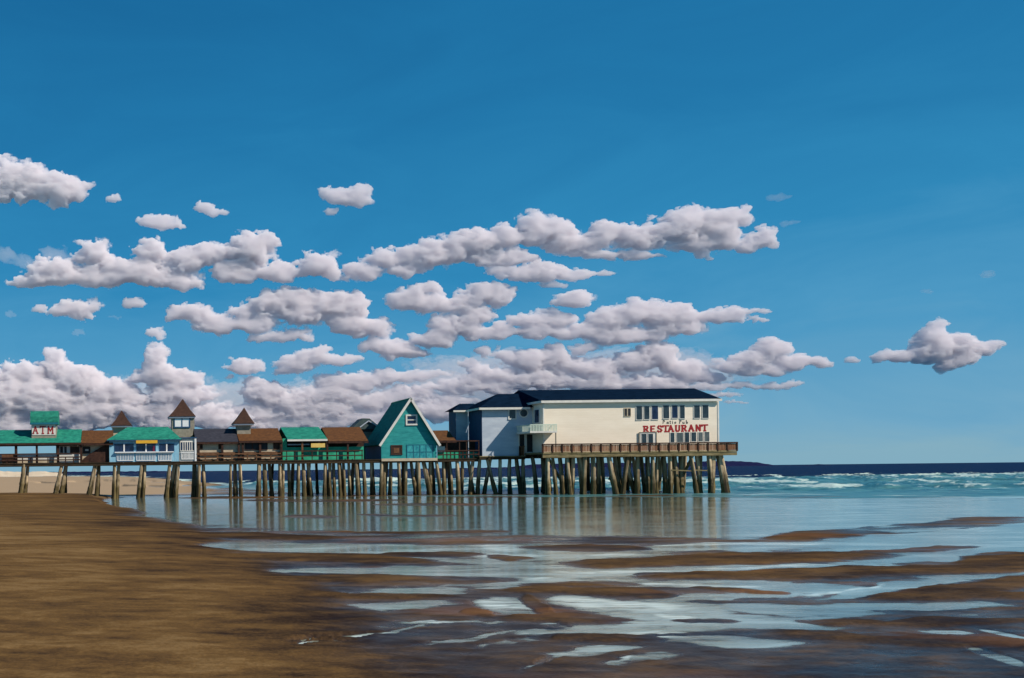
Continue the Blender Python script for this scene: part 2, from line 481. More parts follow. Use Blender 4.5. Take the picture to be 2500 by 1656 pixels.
streak2 = fbm(GX / (0.05 * PYc), LY / 0.013 + GX / (0.4 * PYc), 177, 4, 0.6)
h = base - 1.25 * sstep(-0.15, 0.75, wet) + 1.35 * sstep(-0.1, 0.6, bar_) + 0.75 * streak + 0.42 * streak2 - np.where(PX < 1300, 0.22, 0.42) * open_flat
h = np.where(dry > 0, np.maximum(h, -0.2) * 0.4 + np.clip(dry / 140, 0, 1.5) + h * 0.5, h)
wm = sstep(0.0, 0.6, wet) * (dry > 0) * sstep(420, 260, dry)
h = h * (1 - wm) - 0.9 * wm + 0.5 * streak * wm
cm = 0.035 * np.clip(h, -1.6, 3.0)
# the big slope of the beach and the sea bed
rise = np.clip((dry / FPX) * np.maximum(GY, 12) * 0.032, 0, 2.2) * sstep(700, 300, GY)
gentle = 0.65 * sstep(16, -14, GX) * sstep(60, 110, GY) * sstep(420, 150, GY) * (dry > 0) * (1 - 0.8 * sstep(117, 126, GY))
behind = sstep(118, 135, GY) * (1 - sstep(0, 6, sea_side))
sandZ = cm * np.clip(PYc / 30, 0.5, 1.6) + np.maximum(rise * 0.75, gentle) * (1 - wm)
sandZ = sandZ + 0.012 * fbm(GX / 0.5, GY / 0.35, 5, 3) * sstep(60, 20, GY)
for a in [(190, 1184, 34, 3.2), (255, 1180, 20, 3), (318, 1178, 24, 4), (300, 1191, 26, 3), (380, 1180, 26, 3), (378, 1191, 32, 3), (452, 1187, 22, 3.4), (538, 1190, 40, 4), (100, 1189, 30, 2)]:
    sandZ = sandZ - 0.6 * sstep(-0.1, 0.5, ell(wx, PY + 2 * wob, *a)) * (GY > 119)
sea_bed = -np.clip(sea_side, 0, 60) * 0.05
sandZ = np.where(sea_side > 0, np.minimum(sandZ, 0.02) + sea_bed, np.where(GY > 100, np.maximum(sandZ, -0.05), sandZ))
sandZ = np.where(GY > 2500, -6.0, sandZ)
sandZ = np.where((GX < -5) & (GY > 3500) & (GY < 2500) & (sea_side <= 0), sandZ + 0.2, sandZ)


def beach_material():
    m, nt, b, out = new_mat('beach_sand')
    n, l = nt.nodes, nt.links
    at = n.new('ShaderNodeAttribute'); at.attribute_name = 'above_water'
    tn = n.new('ShaderNodeAttribute'); tn.attribute_name = 'tone'
    tc = n.new('ShaderNodeTexCoord'); mp = n.new('ShaderNodeMapping'); mp.inputs['Scale'].default_value = (0.35, 0.9, 1)
    mp.inputs['Rotation'].default_value = (0, 0, math.radians(12))
    l.new(tc.outputs['Object'], mp.inputs['Vector'])
    no = n.new('ShaderNodeTexNoise'); no.inputs['Scale'].default_value = 0.9; no.inputs['Detail'].default_value = 9; no.inputs['Roughness'].default_value = 0.62
    no.inputs['Distortion'].default_value = 0.5
    l.new(mp.outputs[0], no.inputs['Vector'])
    fine = n.new('ShaderNodeTexNoise'); fine.inputs['Scale'].default_value = 14; fine.inputs['Detail'].default_value = 5
    l.new(tc.outputs['Object'], fine.inputs['Vector'])
    # tone: damp dark brown -> warm sand
    mixt = n.new('ShaderNodeMath'); mixt.operation = 'MULTIPLY_ADD'; mixt.inputs[1].default_value = 0.55
    l.new(no.outputs['Fac'], mixt.inputs[0]); l.new(tn.outputs['Fac'], mixt.inputs[2])
    med = n.new('ShaderNodeTexNoise'); med.inputs['Scale'].default_value = 3.2; med.inputs['Detail'].default_value = 8; med.inputs['Roughness'].default_value = 0.7
    l.new(tc.outputs['Object'], med.inputs['Vector'])
    md_ = n.new('ShaderNodeMath'); md_.operation = 'MULTIPLY_ADD'; md_.inputs[1].default_value = 0.30; l.new(med.outputs['Fac'], md_.inputs[0]); l.new(mixt.outputs[0], md_.inputs[2])
    mf = n.new('ShaderNodeMath'); mf.operation = 'MULTIPLY_ADD'; mf.inputs[1].default_value = 0.42
    l.new(fine.outputs['Fac'], mf.inputs[0]); l.new(md_.outputs[0], mf.inputs[2])
    rp = n.new('ShaderNodeValToRGB'); l.new(mf.outputs[0], rp.inputs[0])
    cs = [(0.12, (40, 29, 26)), (0.32, (60, 46, 34)), (0.52, (86, 65, 42)), (0.72, (104, 79, 48)), (0.95, (124, 98, 64)), ]
    e = rp.color_ramp.elements
    while len(e) < len(cs): e.new(0.5)
    for q, (p, c) in zip(e, cs): q.position = p; q.color = lin(*c)
    # pale dry sand farther along the beach, orange iron-stained patches on the bars
    pale = n.new('ShaderNodeAttribute'); pale.attribute_name = 'pale'
    mx = n.new('ShaderNodeMix'); mx.data_type = 'RGBA'; mx.inputs[7].default_value = lin(168, 146, 120)
    l.new(pale.outputs['Fac'], mx.inputs[0]); l.new(rp.outputs[0], mx.inputs[6])
    on = n.new('ShaderNodeTexNoise'); on.inputs['Scale'].default_value = 0.35; on.inputs['Detail'].default_value = 4
    l.new(mp.outputs[0], on.inputs['Vector'])
    orr = n.new('ShaderNodeMapRange'); orr.inputs['From Min'].default_value = 0.56; orr.inputs['From Max'].default_value = 0.68; orr.inputs['To Max'].default_value = 0.5
    l.new(on.outputs['Fac'], orr.inputs['Value'])
    bars = n.new('ShaderNodeAttribute'); bars.attribute_name = 'flats'
    om = n.new('ShaderNodeMath'); om.operation = 'MULTIPLY'; l.new(orr.outputs[0], om.inputs[0]); l.new(bars.outputs['Fac'], om.inputs[1])
    m2 = n.new('ShaderNodeMix'); m2.data_type = 'RGBA'; m2.inputs[7].default_value = lin(126, 86, 56)
    l.new(om.outputs[0], m2.inputs[0]); l.new(mx.outputs[2], m2.inputs[6])
    l.new(m2.outputs[2], b.inputs['Base Color'])
    # the lower the sand lies, the wetter and glossier it is
    rr = n.new('ShaderNodeMapRange'); rr.inputs['From Min'].default_value = 0.0; rr.inputs['From Max'].default_value = 0.06
    rr.inputs['To Min'].default_value = 0.24; rr.inputs['To Max'].default_value = 0.95
    l.new(at.outputs['Fac'], rr.inputs['Value']); l.new(rr.outputs[0], b.inputs['Roughness'])
    sr = n.new('ShaderNodeMapRange'); sr.inputs['From Min'].default_value = 0.0; sr.inputs['From Max'].default_value = 0.08
    sr.inputs['To Min'].default_value = 0.1; sr.inputs['To Max'].default_value = 0.02
    l.new(at.outputs['Fac'], sr.inputs['Value']); l.new(sr.outputs[0], b.inputs['Specular IOR Level'])
    bp = n.new('ShaderNodeBump'); bp.inputs['Strength'].default_value = 0.7; bp.inputs['Distance'].default_value = 0.05
    l.new(mf.outputs[0], bp.inputs['Height']); l.new(bp.outputs[0], b.inputs['Normal'])
    return m


tone = -0.09 + 0.24 * fbm(GX / (0.11 * PYc), LY / 0.05 - GX / (0.7 * PYc), 91, 5, 0.6) + 0.20 * fbm(GX / (0.04 * PYc), LY / 0.016 + GX / (0.3 * PYc), 95, 4, 0.6) + 0.16 * np.clip(dry / 500, -0.6, 1.0) - 0.12 * sstep(1440, 1560, PY) * sstep(500, 900, PX) - 0.14 * sstep(420, 60, dry) * sstep(-400, 60, dry)
tone = tone + 0.26 * fbm(T[None, :] / 0.045 + LY / 0.10, LY / 0.022 - T[None, :] / 0.11, 431, 5, 0.68) * sstep(-200, 200, dry)
tone = tone + 0.16 * fbm(PX / 300 + PY / 260, PY / 60 - PX / 380, 401, 3)
pale_a = np.clip(sstep(112, 126, GY) * 0.9 * sstep(1.5, -3, sea_side) * sstep(620, 420, PX), 0, 1)
grid_mesh('beach_sand', GX, GY, sandZ, beach_material(), keep=(sea_side < 25) & (GY < 3000),
          attrs={'above_water': sandZ - 0.0, 'tone': tone, 'pale': pale_a, 'flats': sstep(30, 200, -dry)}, kind='structure')

# ---- water: one sheet for the pools, one for the open sea
surf = sstep(2, 14, sea_side)
far = GY
inner = sstep(90, 135, far) * sstep(330, 210, far)
ph = GY + 16 * fbm(GX / 30, GY / 60, 301, 3) + 6 * fbm(GX / 9, GY / 12, 302, 4)
def crest(p, lam):
    t = (p / lam) % 1.0
    return np.where(t < 0.22, t / 0.22, ((1 - t) / 0.78) ** 1.6)
amp = 0.25 + 0.75 * vnoise(GX / 17, np.floor(ph / 21) * 5.3, 303)
amp2 = 0.2 + 0.8 * vnoise(GX / 11, np.floor((ph + 9) / 13) * 3.1, 304)
c1 = crest(ph, 21.0) * amp; c2 = crest(ph + 9, 13.0) * amp2
ch = fbm(GX / 2.2, GY / 1.6, 305, 4)
surfz = surf * inner * (0.95 * c1 + 0.5 * c2 + 0.3 * ch)
swell = sstep(200, 400, far) * 0.25 * fbm(GX / 60, GY / 25, 306, 3)
waterZ = surfz + swell * (far < 3000)
fo = np.clip(c1 * 1.05 + c2 * 0.55 + 0.95 * fbm(GX / 4.0, GY / 5, 307, 5, 0.65) - 0.46, 0, 1)
foam = 0.9 * sstep(0.05, 0.55, fo) * sstep(1.5, 9, sea_side) * sstep(300, 235, far)
foam = np.maximum(foam, sstep(0.05, 0.35, fbm(GX / 7, GY / 2.0, 308, 4)) * sstep(-1, 1.5, sea_side) * sstep(7, 3, sea_side) * 0.8)
# surf sheet running in behind the shore end of the pier
foam = np.maximum(foam, sstep(-0.35, 0.1, fbm(GX / 8, GY / 30, 309, 4)) * sstep(640, 480, PX) * sstep(9, 4, sea_side) * sstep(-1.0, 0.2, sea_side))


def sea_material():
    m, nt, b, out = new_mat('sea_water')
    n, l = nt.nodes, nt.links
    f = n.new('ShaderNodeAttribute'); f.attribute_name = 'foam'
    d = n.new('ShaderNodeAttribute'); d.attribute_name = 'deep'
    tc = n.new('ShaderNodeTexCoord')
    mp = n.new('ShaderNodeMapping'); mp.inputs['Scale'].default_value = (0.5, 1.0, 1.0); l.new(tc.outputs['Object'], mp.inputs['Vector'])
    no = n.new('ShaderNodeTexNoise'); no.inputs['Scale'].default_value = 0.5; no.inputs['Detail'].default_value = 7
    l.new(mp.outputs[0], no.inputs['Vector'])
    rp = n.new('ShaderNodeValToRGB'); l.new(no.outputs['Fac'], rp.inputs[0])
    rp.color_ramp.elements[0].position = 0.35; rp.color_ramp.elements[0].color = lin(34, 84, 94)
    rp.color_ramp.elements[1].position = 0.65; rp.color_ramp.elements[1].color = lin(88, 138, 136)
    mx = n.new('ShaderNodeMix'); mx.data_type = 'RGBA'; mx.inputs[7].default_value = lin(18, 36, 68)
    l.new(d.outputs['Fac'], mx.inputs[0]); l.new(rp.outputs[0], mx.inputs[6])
    fn = n.new('ShaderNodeTexNoise'); fn.inputs['Scale'].default_value = 2.4; fn.inputs['Detail'].default_value = 5; l.new(mp.outputs[0], fn.inputs['Vector'])
    fm = n.new('ShaderNodeMath'); fm.operation = 'MULTIPLY_ADD'; fm.inputs[1].default_value = 1.2; fm.inputs[2].default_value = -0.35
    l.new(fn.outputs['Fac'], fm.inputs[0])
    fa = n.new('ShaderNodeMath'); fa.operation = 'ADD'; l.new(f.outputs['Fac'], fa.inputs[0]); l.new(fm.outputs[0], fa.inputs[1])
    fr = n.new('ShaderNodeMapRange'); fr.inputs['From Min'].default_value = 0.62; fr.inputs['From Max'].default_value = 1.05; l.new(fa.outputs[0], fr.inputs['Value'])
    m2 = n.new('ShaderNodeMix'); m2.data_type = 'RGBA'; m2.inputs[7].default_value = lin(192, 212, 202)
    l.new(fr.outputs[0], m2.inputs[0]); l.new(mx.outputs[2], m2.inputs[6])
    l.new(m2.outputs[2], b.inputs['Base Color'])
    sp = n.new('ShaderNodeMapRange'); sp.inputs['To Min'].default_value = 0.35; sp.inputs['To Max'].default_value = 0.02
    l.new(d.outputs['Fac'], sp.inputs['Value']); l.new(sp.outputs[0], b.inputs['Specular IOR Level'])
    ro = n.new('ShaderNodeMapRange'); ro.inputs['To Min'].default_value = 0.28; ro.inputs['To Max'].default_value = 0.55
    l.new(d.outputs['Fac'], ro.inputs['Value']); l.new(ro.outputs[0], b.inputs['Roughness'])
    bp = n.new('ShaderNodeBump'); bp.inputs['Strength'].default_value = 0.9; bp.inputs['Distance'].default_value = 0.5
    l.new(no.outputs['Fac'], bp.inputs['Height']); l.new(bp.outputs[0], b.inputs['Normal'])
    return m


POOL_GLINTS = [(1245, 1480, 62, 15, 0.05), (1450, 1472, 95, 14, 0.10), (1560, 1480, 150, 11, 0.03), (1250, 1342, 50, 9, 0.0), (1210, 1333, 70, 4, 0), (1520, 1318, 170, 5, 0.0), (1780, 1328, 260, 4, -0.01), (1240, 1358, 80, 6, -0.02),
             (1330, 1324, 40, 3, 0), (1500, 1353, 80, 4, 0), (1900, 1384, 190, 4, -0.03), (1310, 1412, 60, 3, 0), (1215, 1418, 40, 3, 0), (1500, 1398, 160, 4, 0), (1620, 1552, 120, 9, 0.02), (1700, 1430, 200, 3, 0.02), (2050, 1440, 130, 3, -0.1),
             (1500, 1610, 70, 5, -0.1), (1310, 1600, 80, 4, -0.35), (1200, 1556, 90, 3, -0.12), (820, 1560, 120, 3, -0.2), (1080, 1517, 90, 3, 0), (1650, 1505, 60, 5, 0.1)]
painted_glint = np.full_like(PX, -9.0)  # pale strokes: bright reflections painted into the pool colour
for a in POOL_GLINTS:
    painted_glint = np.maximum(painted_glint, ell(wx, wy, *a))
painted_glint = sstep(-0.35, 0.7, painted_glint + 0.55 * streak)


def pool_material():
    m, nt, b, out = new_mat('tide_pool_water')
    n, l = nt.nodes, nt.links
    tc = n.new('ShaderNodeTexCoord')
    mp = n.new('ShaderNodeMapping'); mp.inputs['Scale'].default_value = (0.5, 1.6, 1.0); l.new(tc.outputs['Object'], mp.inputs['Vector'])
    no = n.new('ShaderNodeTexNoise'); no.inputs['Scale'].default_value = 0.45; no.inputs['Detail'].default_value = 8; no.inputs['Distortion'].default_value = 0.4
    l.new(mp.outputs[0], no.inputs['Vector'])
    rp = n.new('ShaderNodeValToRGB'); l.new(no.outputs['Fac'], rp.inputs[0])
    rp.color_ramp.elements[0].position = 0.36; rp.color_ramp.elements[0].color = lin(112, 114, 98)
    rp.color_ramp.elements[1].position = 0.62; rp.color_ramp.elements[1].color = lin(168, 184, 178)
    e = rp.color_ramp.elements.new(0.5); e.color = lin(138, 148, 134)
    fa = n.new('ShaderNodeAttribute'); fa.attribute_name = 'painted_glint'
    fmx = n.new('ShaderNodeMix'); fmx.data_type = 'RGBA'; fmx.inputs[7].default_value = lin(222, 238, 230)  # tint of the painted reflections
    fmul = n.new('ShaderNodeMath'); fmul.operation = 'MULTIPLY'; fmul.inputs[1].default_value = 1.0
    bn = n.new('ShaderNodeTexNoise'); bn.inputs['Scale'].default_value = 2.0; bn.inputs['Detail'].default_value = 6; l.new(mp.outputs[0], bn.inputs['Vector'])
    bm_ = n.new('ShaderNodeMapRange'); bm_.inputs['From Min'].default_value = 0.33; bm_.inputs['From Max'].default_value = 0.55; l.new(bn.outputs['Fac'], bm_.inputs['Value'])
    bx_ = n.new('ShaderNodeMath'); bx_.operation = 'MULTIPLY'; l.new(bm_.outputs[0], bx_.inputs[0]); l.new(fa.outputs['Fac'], bx_.inputs[1])
    l.new(bx_.outputs[0], fmul.inputs[0])
    l.new(fmul.outputs[0], fmx.inputs[0]); si = n.new('ShaderNodeAttribute'); si.attribute_name = 'silt'
    sr_ = n.new('ShaderNodeValToRGB'); l.new(no.outputs['Fac'], sr_.inputs[0])
    sr_.color_ramp.elements[0].position = 0.4; sr_.color_ramp.elements[0].color = lin(72, 66, 48)
    sr_.color_ramp.elements[1].position = 0.6; sr_.color_ramp.elements[1].color = lin(96, 112, 98)
    sx_ = n.new('ShaderNodeMix'); sx_.data_type = 'RGBA'; l.new(si.outputs['Fac'], sx_.inputs[0]); l.new(rp.outputs[0], sx_.inputs[6]); l.new(sr_.outputs[0], sx_.inputs[7])
    l.new(sx_.outputs[2], fmx.inputs[6]); l.new(fmx.outputs[2], b.inputs['Base Color'])
    b.inputs['IOR'].default_value = 1.33
    rr = n.new('ShaderNodeMapRange'); rr.inputs['From Min'].default_value = 0.35; rr.inputs['From Max'].default_value = 0.65
    rr.inputs['To Min'].default_value = 0.03; rr.inputs['To Max'].default_value = 0.13
    l.new(no.outputs['Fac'], rr.inputs['Value']); l.new(rr.outputs[0], b.inputs['Roughness'])
    rip = n.new('ShaderNodeTexNoise'); rip.inputs['Scale'].default_value = 3.0; rip.inputs['Detail'].default_value = 6
    l.new(mp.outputs[0], rip.inputs['Vector'])
    bp = n.new('ShaderNodeBump'); bp.inputs['Strength'].default_value = 0.22; bp.inputs['Distance'].default_value = 0.08
    l.new(rip.outputs['Fac'], bp.inputs['Height']); l.new(bp.outputs[0], b.inputs['Normal'])
    # a film of water thins out to nothing at its rim
    dw = n.new('ShaderNodeAttribute'); dw.attribute_name = 'depth_of_water'
    dn = n.new('ShaderNodeMath'); dn.operation = 'MULTIPLY_ADD'; dn.inputs[1].default_value = 0.045; l.new(rip.outputs['Fac'], dn.inputs[0]); l.new(dw.outputs['Fac'], dn.inputs[2])
    dr = n.new('ShaderNodeMapRange'); dr.interpolation_type = 'SMOOTHSTEP'; dr.inputs['From Min'].default_value = 0.014; dr.inputs['From Max'].default_value = 0.042
    l.new(dn.outputs[0], dr.inputs['Value'])
    tr = n.new('ShaderNodeBsdfTransparent'); ms = n.new('ShaderNodeMixShader')
    l.new(dr.outputs[0], ms.inputs[0]); l.new(tr.outputs[0], ms.inputs[1]); l.new(b.outputs[0], ms.inputs[2]); l.new(ms.outputs[0], out.inputs['Surface'])
    return m


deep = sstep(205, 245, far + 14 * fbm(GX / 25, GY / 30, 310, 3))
iy = int(np.searchsorted(R_, 88.5))
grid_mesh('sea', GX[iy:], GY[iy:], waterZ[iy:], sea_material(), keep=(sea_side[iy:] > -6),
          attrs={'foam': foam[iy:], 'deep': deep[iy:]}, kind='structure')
kp = (sandZ < 0.10) & (sea_side <= 0.5) & (GY > 3) & (GY < 400)
# widen by one ring so the sheet always dives under the sand
k2 = kp.copy(); k2[1:] |= kp[:-1]; k2[:-1] |= kp[1:]; k2[:, 1:] |= kp[:, :-1]; k2[:, :-1] |= kp[:, 1:]
grid_mesh('tide_pool_water', GX, GY, np.full_like(GX, -0.004), pool_material(), keep=k2 & (sea_side < 5), attrs={'painted_glint': painted_glint, 'depth_of_water': -sandZ, 'silt': sstep(1340, 1285, PY) * sstep(2000, 1500, PX)}, kind='structure')

# ---- far coast: a low pale beach across the bay and dark wooded headlands
far_mat = paint('dark_wooded_headland', (22, 30, 62), (38, 40, 74), (0.01, 0.01, 0.05), nscale=2.0, rough=0.95, bump=0.2, spec=0.0)
far_sand = paint('distant_pale_sand', (196, 176, 150), (220, 204, 180), (0.05, 0.05, 0.2), nscale=2.0, rough=0.95, spec=0.0)


def ridge(name, pts, Y, thick, base, mat, kind='structure', n=260, seed=1, rough=1.0):
    xs = np.linspace(pts[0][0], pts[-1][0], n)
    top = np.interp(xs, [p[0] for p in pts], [p[1] for p in pts])
    hx = np.array([W(x, PPY, Y)[0] for x in xs])
    hz = np.array([W(x, y, Y)[1] for x, y in zip(xs, top)])
    hz = hz + rough * fbm(hx / (Y * 0.004), hx * 0, seed, 4)
    rows = 9
    X = np.zeros((rows, n)); Yy = np.zeros((rows, n)); Z = np.zeros((rows, n))
    for i in range(rows):
        t = i / (rows - 1)
        p = math.sin(math.pi * t) ** 0.7
        X[i] = hx * (1 + (t - 0.5) * thick / Y); Yy[i] = Y + (t - 0.5) * thick; Z[i] = base + (hz - base) * p
    grid_mesh(name, X, Yy, Z, mat, kind=kind)


ridge('far_headland_hills', [(-500, 1152), (120, 1153), (160, 1152), (420, 1150), (480, 1153), (800, 1149), (1000, 1145), (1240, 1141), (1300, 1134), (1420, 1131), (1500, 1130),
                      (1640, 1131), (1730, 1126), (1800, 1126), (1850, 1129), (1878, 1134), (1895, 1138), (1950, 1136), (1990, 1134), (2025, 1134), (2040, 1138), (2060, 1140)],
      3200, 500, -4, far_mat, n=500, seed=5, rough=1.2)
ridge('far_shore', [(430, 1172), (560, 1165), (700, 1166), (900, 1165), (1100, 1164), (1300, 1162), (1480, 1160), (1500, 1162)], 520, 14, -0.4, far_sand, n=300, seed=6, rough=0.12)
ridge('far_dune', [(-700, 1152), (-60, 1153), (0, 1150), (70, 1153), (100, 1151), (120, 1152), (150, 1156), (170, 1166)], 900, 160, -1.5, far_sand, n=200, seed=9, rough=0.5)


# ================================================================ clouds
def cloud_material(name='cloud_vapour', density=0.06):
    m, nt, b, out = new_mat(name)
    n, l = nt.nodes, nt.links
    n.remove(b)
    v = n.new('ShaderNodeVolumePrincipled')
    v.inputs['Color'].default_value = (1.0, 0.972, 0.99, 1)
    v.inputs['Density'].default_value = density
    v.inputs['Anisotropy'].default_value = -0.4
    l.new(v.outputs[0], out.inputs['Volume'])
    return m


scene.cycles.volume_bounces = 10
scene.cycles.max_bounces = 12
cloud_mat = cloud_material()
thin_mat = cloud_material('thin_cloud_vapour', 0.006)
_cs = [100]


def cloud(label, lobes, D=4200, thin=1.0, step=2.4):
    """lobes (cx, cy, rx, ry): a cumulus bank D metres away built as a closed body, front and back"""
    _cs[0] += 13; s = _cs[0]
    L = np.array(lobes, float)
    x0 = (L[:, 0] - L[:, 2] * 1.5).min() - 20; x1 = (L[:, 0] + L[:, 2] * 1.5).max() + 20
    y0 = (L[:, 1] - L[:, 3] * 1.5).min() - 14; y1 = (L[:, 1] + L[:, 3] * 1.5).max() + 14
    gx, gy = np.meshgrid(np.arange(x0, x1, step), np.arange(y0, y1, step))
    sc = np.clip(np.median(L[:, 3]) / 28, 0.45, 1.0)
    n1 = fbm(gx / (46 * sc), gy / (34 * sc), s, 5, 0.58); n2 = fbm(gx / (46 * sc) + 31, gy / (34 * sc) + 7, s + 3, 5, 0.58)
    n3 = fbm((gx + gy * 0.4) / (15 * sc), (gy - gx * 0.15) / (8 * sc), s + 5, 4, 0.62)
    ux = gx + sc * (34 * n1 + 8 * n3); uy = gy + sc * (24 * n2 + 5 * n3)
    vx = gx + sc * 18 * n1; vy = gy + sc * 14 * n2
    F = np.full_like(gx, -1.0); Dp = np.zeros_like(gx)
    for cx, cy, rx, ry in lobes:
        below = uy > cy
        ryy = np.where(below, ry * 0.95, ry * 1.12)
        rxx = rx * 1.10
        q = 1 - ((ux - cx) / rxx) ** 2 - ((uy - cy) / ryy) ** 2
        F = np.maximum(F, q) + 0.12 * np.exp(-np.abs(F - q) * 6) * (np.minimum(F, q) > -0.5)
        # body: gentle slope towards the top, rounded belly low down, flat receding underside
        c2 = cy + 0.42 * ry
        up = np.where(vy < c2, ry * 1.75, ry * 0.72)
        q2 = 1 - ((vx - cx) / (rx * 1.25)) ** 2 - ((vy - c2) / up) ** 2
        Dp = np.maximum(Dp, np.sqrt(np.clip(q2, 0, 1)) * min(rx, ry * 1.6) * 1.25)
    # smooth the seams between lobes
    for _ in range(3):
        Dp[1:-1, 1:-1] = (Dp[1:-1, 1:-1] * 2 + Dp[:-2, 1:-1] + Dp[2:, 1:-1] + Dp[1:-1, :-2] + Dp[1:-1, 2:]) / 6
    bil = 1 - np.abs(fbm(gx / (24 * sc), gy / (15 * sc), s + 7, 4, 0.6)) * 2.4
    n4 = fbm((gx + gy * 0.5) / (7 * sc), (gy - gx * 0.2) / (4.2 * sc), s + 15, 3, 0.6)
    F = F + 0.20 + 0.34 * n3 + 0.22 * n4
    edge = sstep(-0.10, 0.85, F) ** 1.5
    bil2 = 1 - np.abs(fbm(gx / (60 * sc), gy / (32 * sc), s + 9, 3, 0.5)) * 2.4
    depth = edge * (12 * sc + Dp * (0.8 + 0.25 * bil2) + 3.5 * sc * bil + 6 * sc * n3 + 3 * sc * n4)
    k = D / FPX
    cxs = (gx - PPX) / FPX; cys = (PPY - gy) / FPX
    X = (cxs * CR - cys * SR) * D; Z = EYE + (cxs * SR + cys * CR) * D
    ox, oz = X.mean(), Z.mean()
    keep = F > -0.02
    inn = keep.copy()
    for sh in ((1, 0), (-1, 0), (0, 1), (0, -1), (1, 1), (-1, -1), (1, -1), (-1, 1)):
        inn &= np.roll(keep, sh, (0, 1))
    depth = np.clip(depth, 0, None) * inn
    lean = 0.0 * np.maximum(0, gy - np.where(L[:, 1].mean() > 880, 915, 2000)) * k
    dens = depth
    Yf = -depth * k * 0.52 + lean; Yb = depth * k * 0.5 + lean
    # front and back sheets in one mesh
    r, c = gx.shape
    Xs = np.concatenate([X, X[::-1]]) - ox; Zs = np.concatenate([Z, Z[::-1]]) - oz
    Ys = np.concatenate([Yf, Yb[::-1]])
    ks = np.concatenate([keep, keep[::-1]])
    ks[r - 1] = False; ks[r] = False
    o = grid_mesh('cloud', Xs[:, ::-1], Ys[:, ::-1], Zs[:, ::-1], cloud_mat if thin > 0.7 else thin_mat, keep=ks[:, ::-1])
    o.location = (ox, D, oz)
    tag(o, label, 'cloud', 'clouds in the sky')
    o.visible_shadow = True
    return o


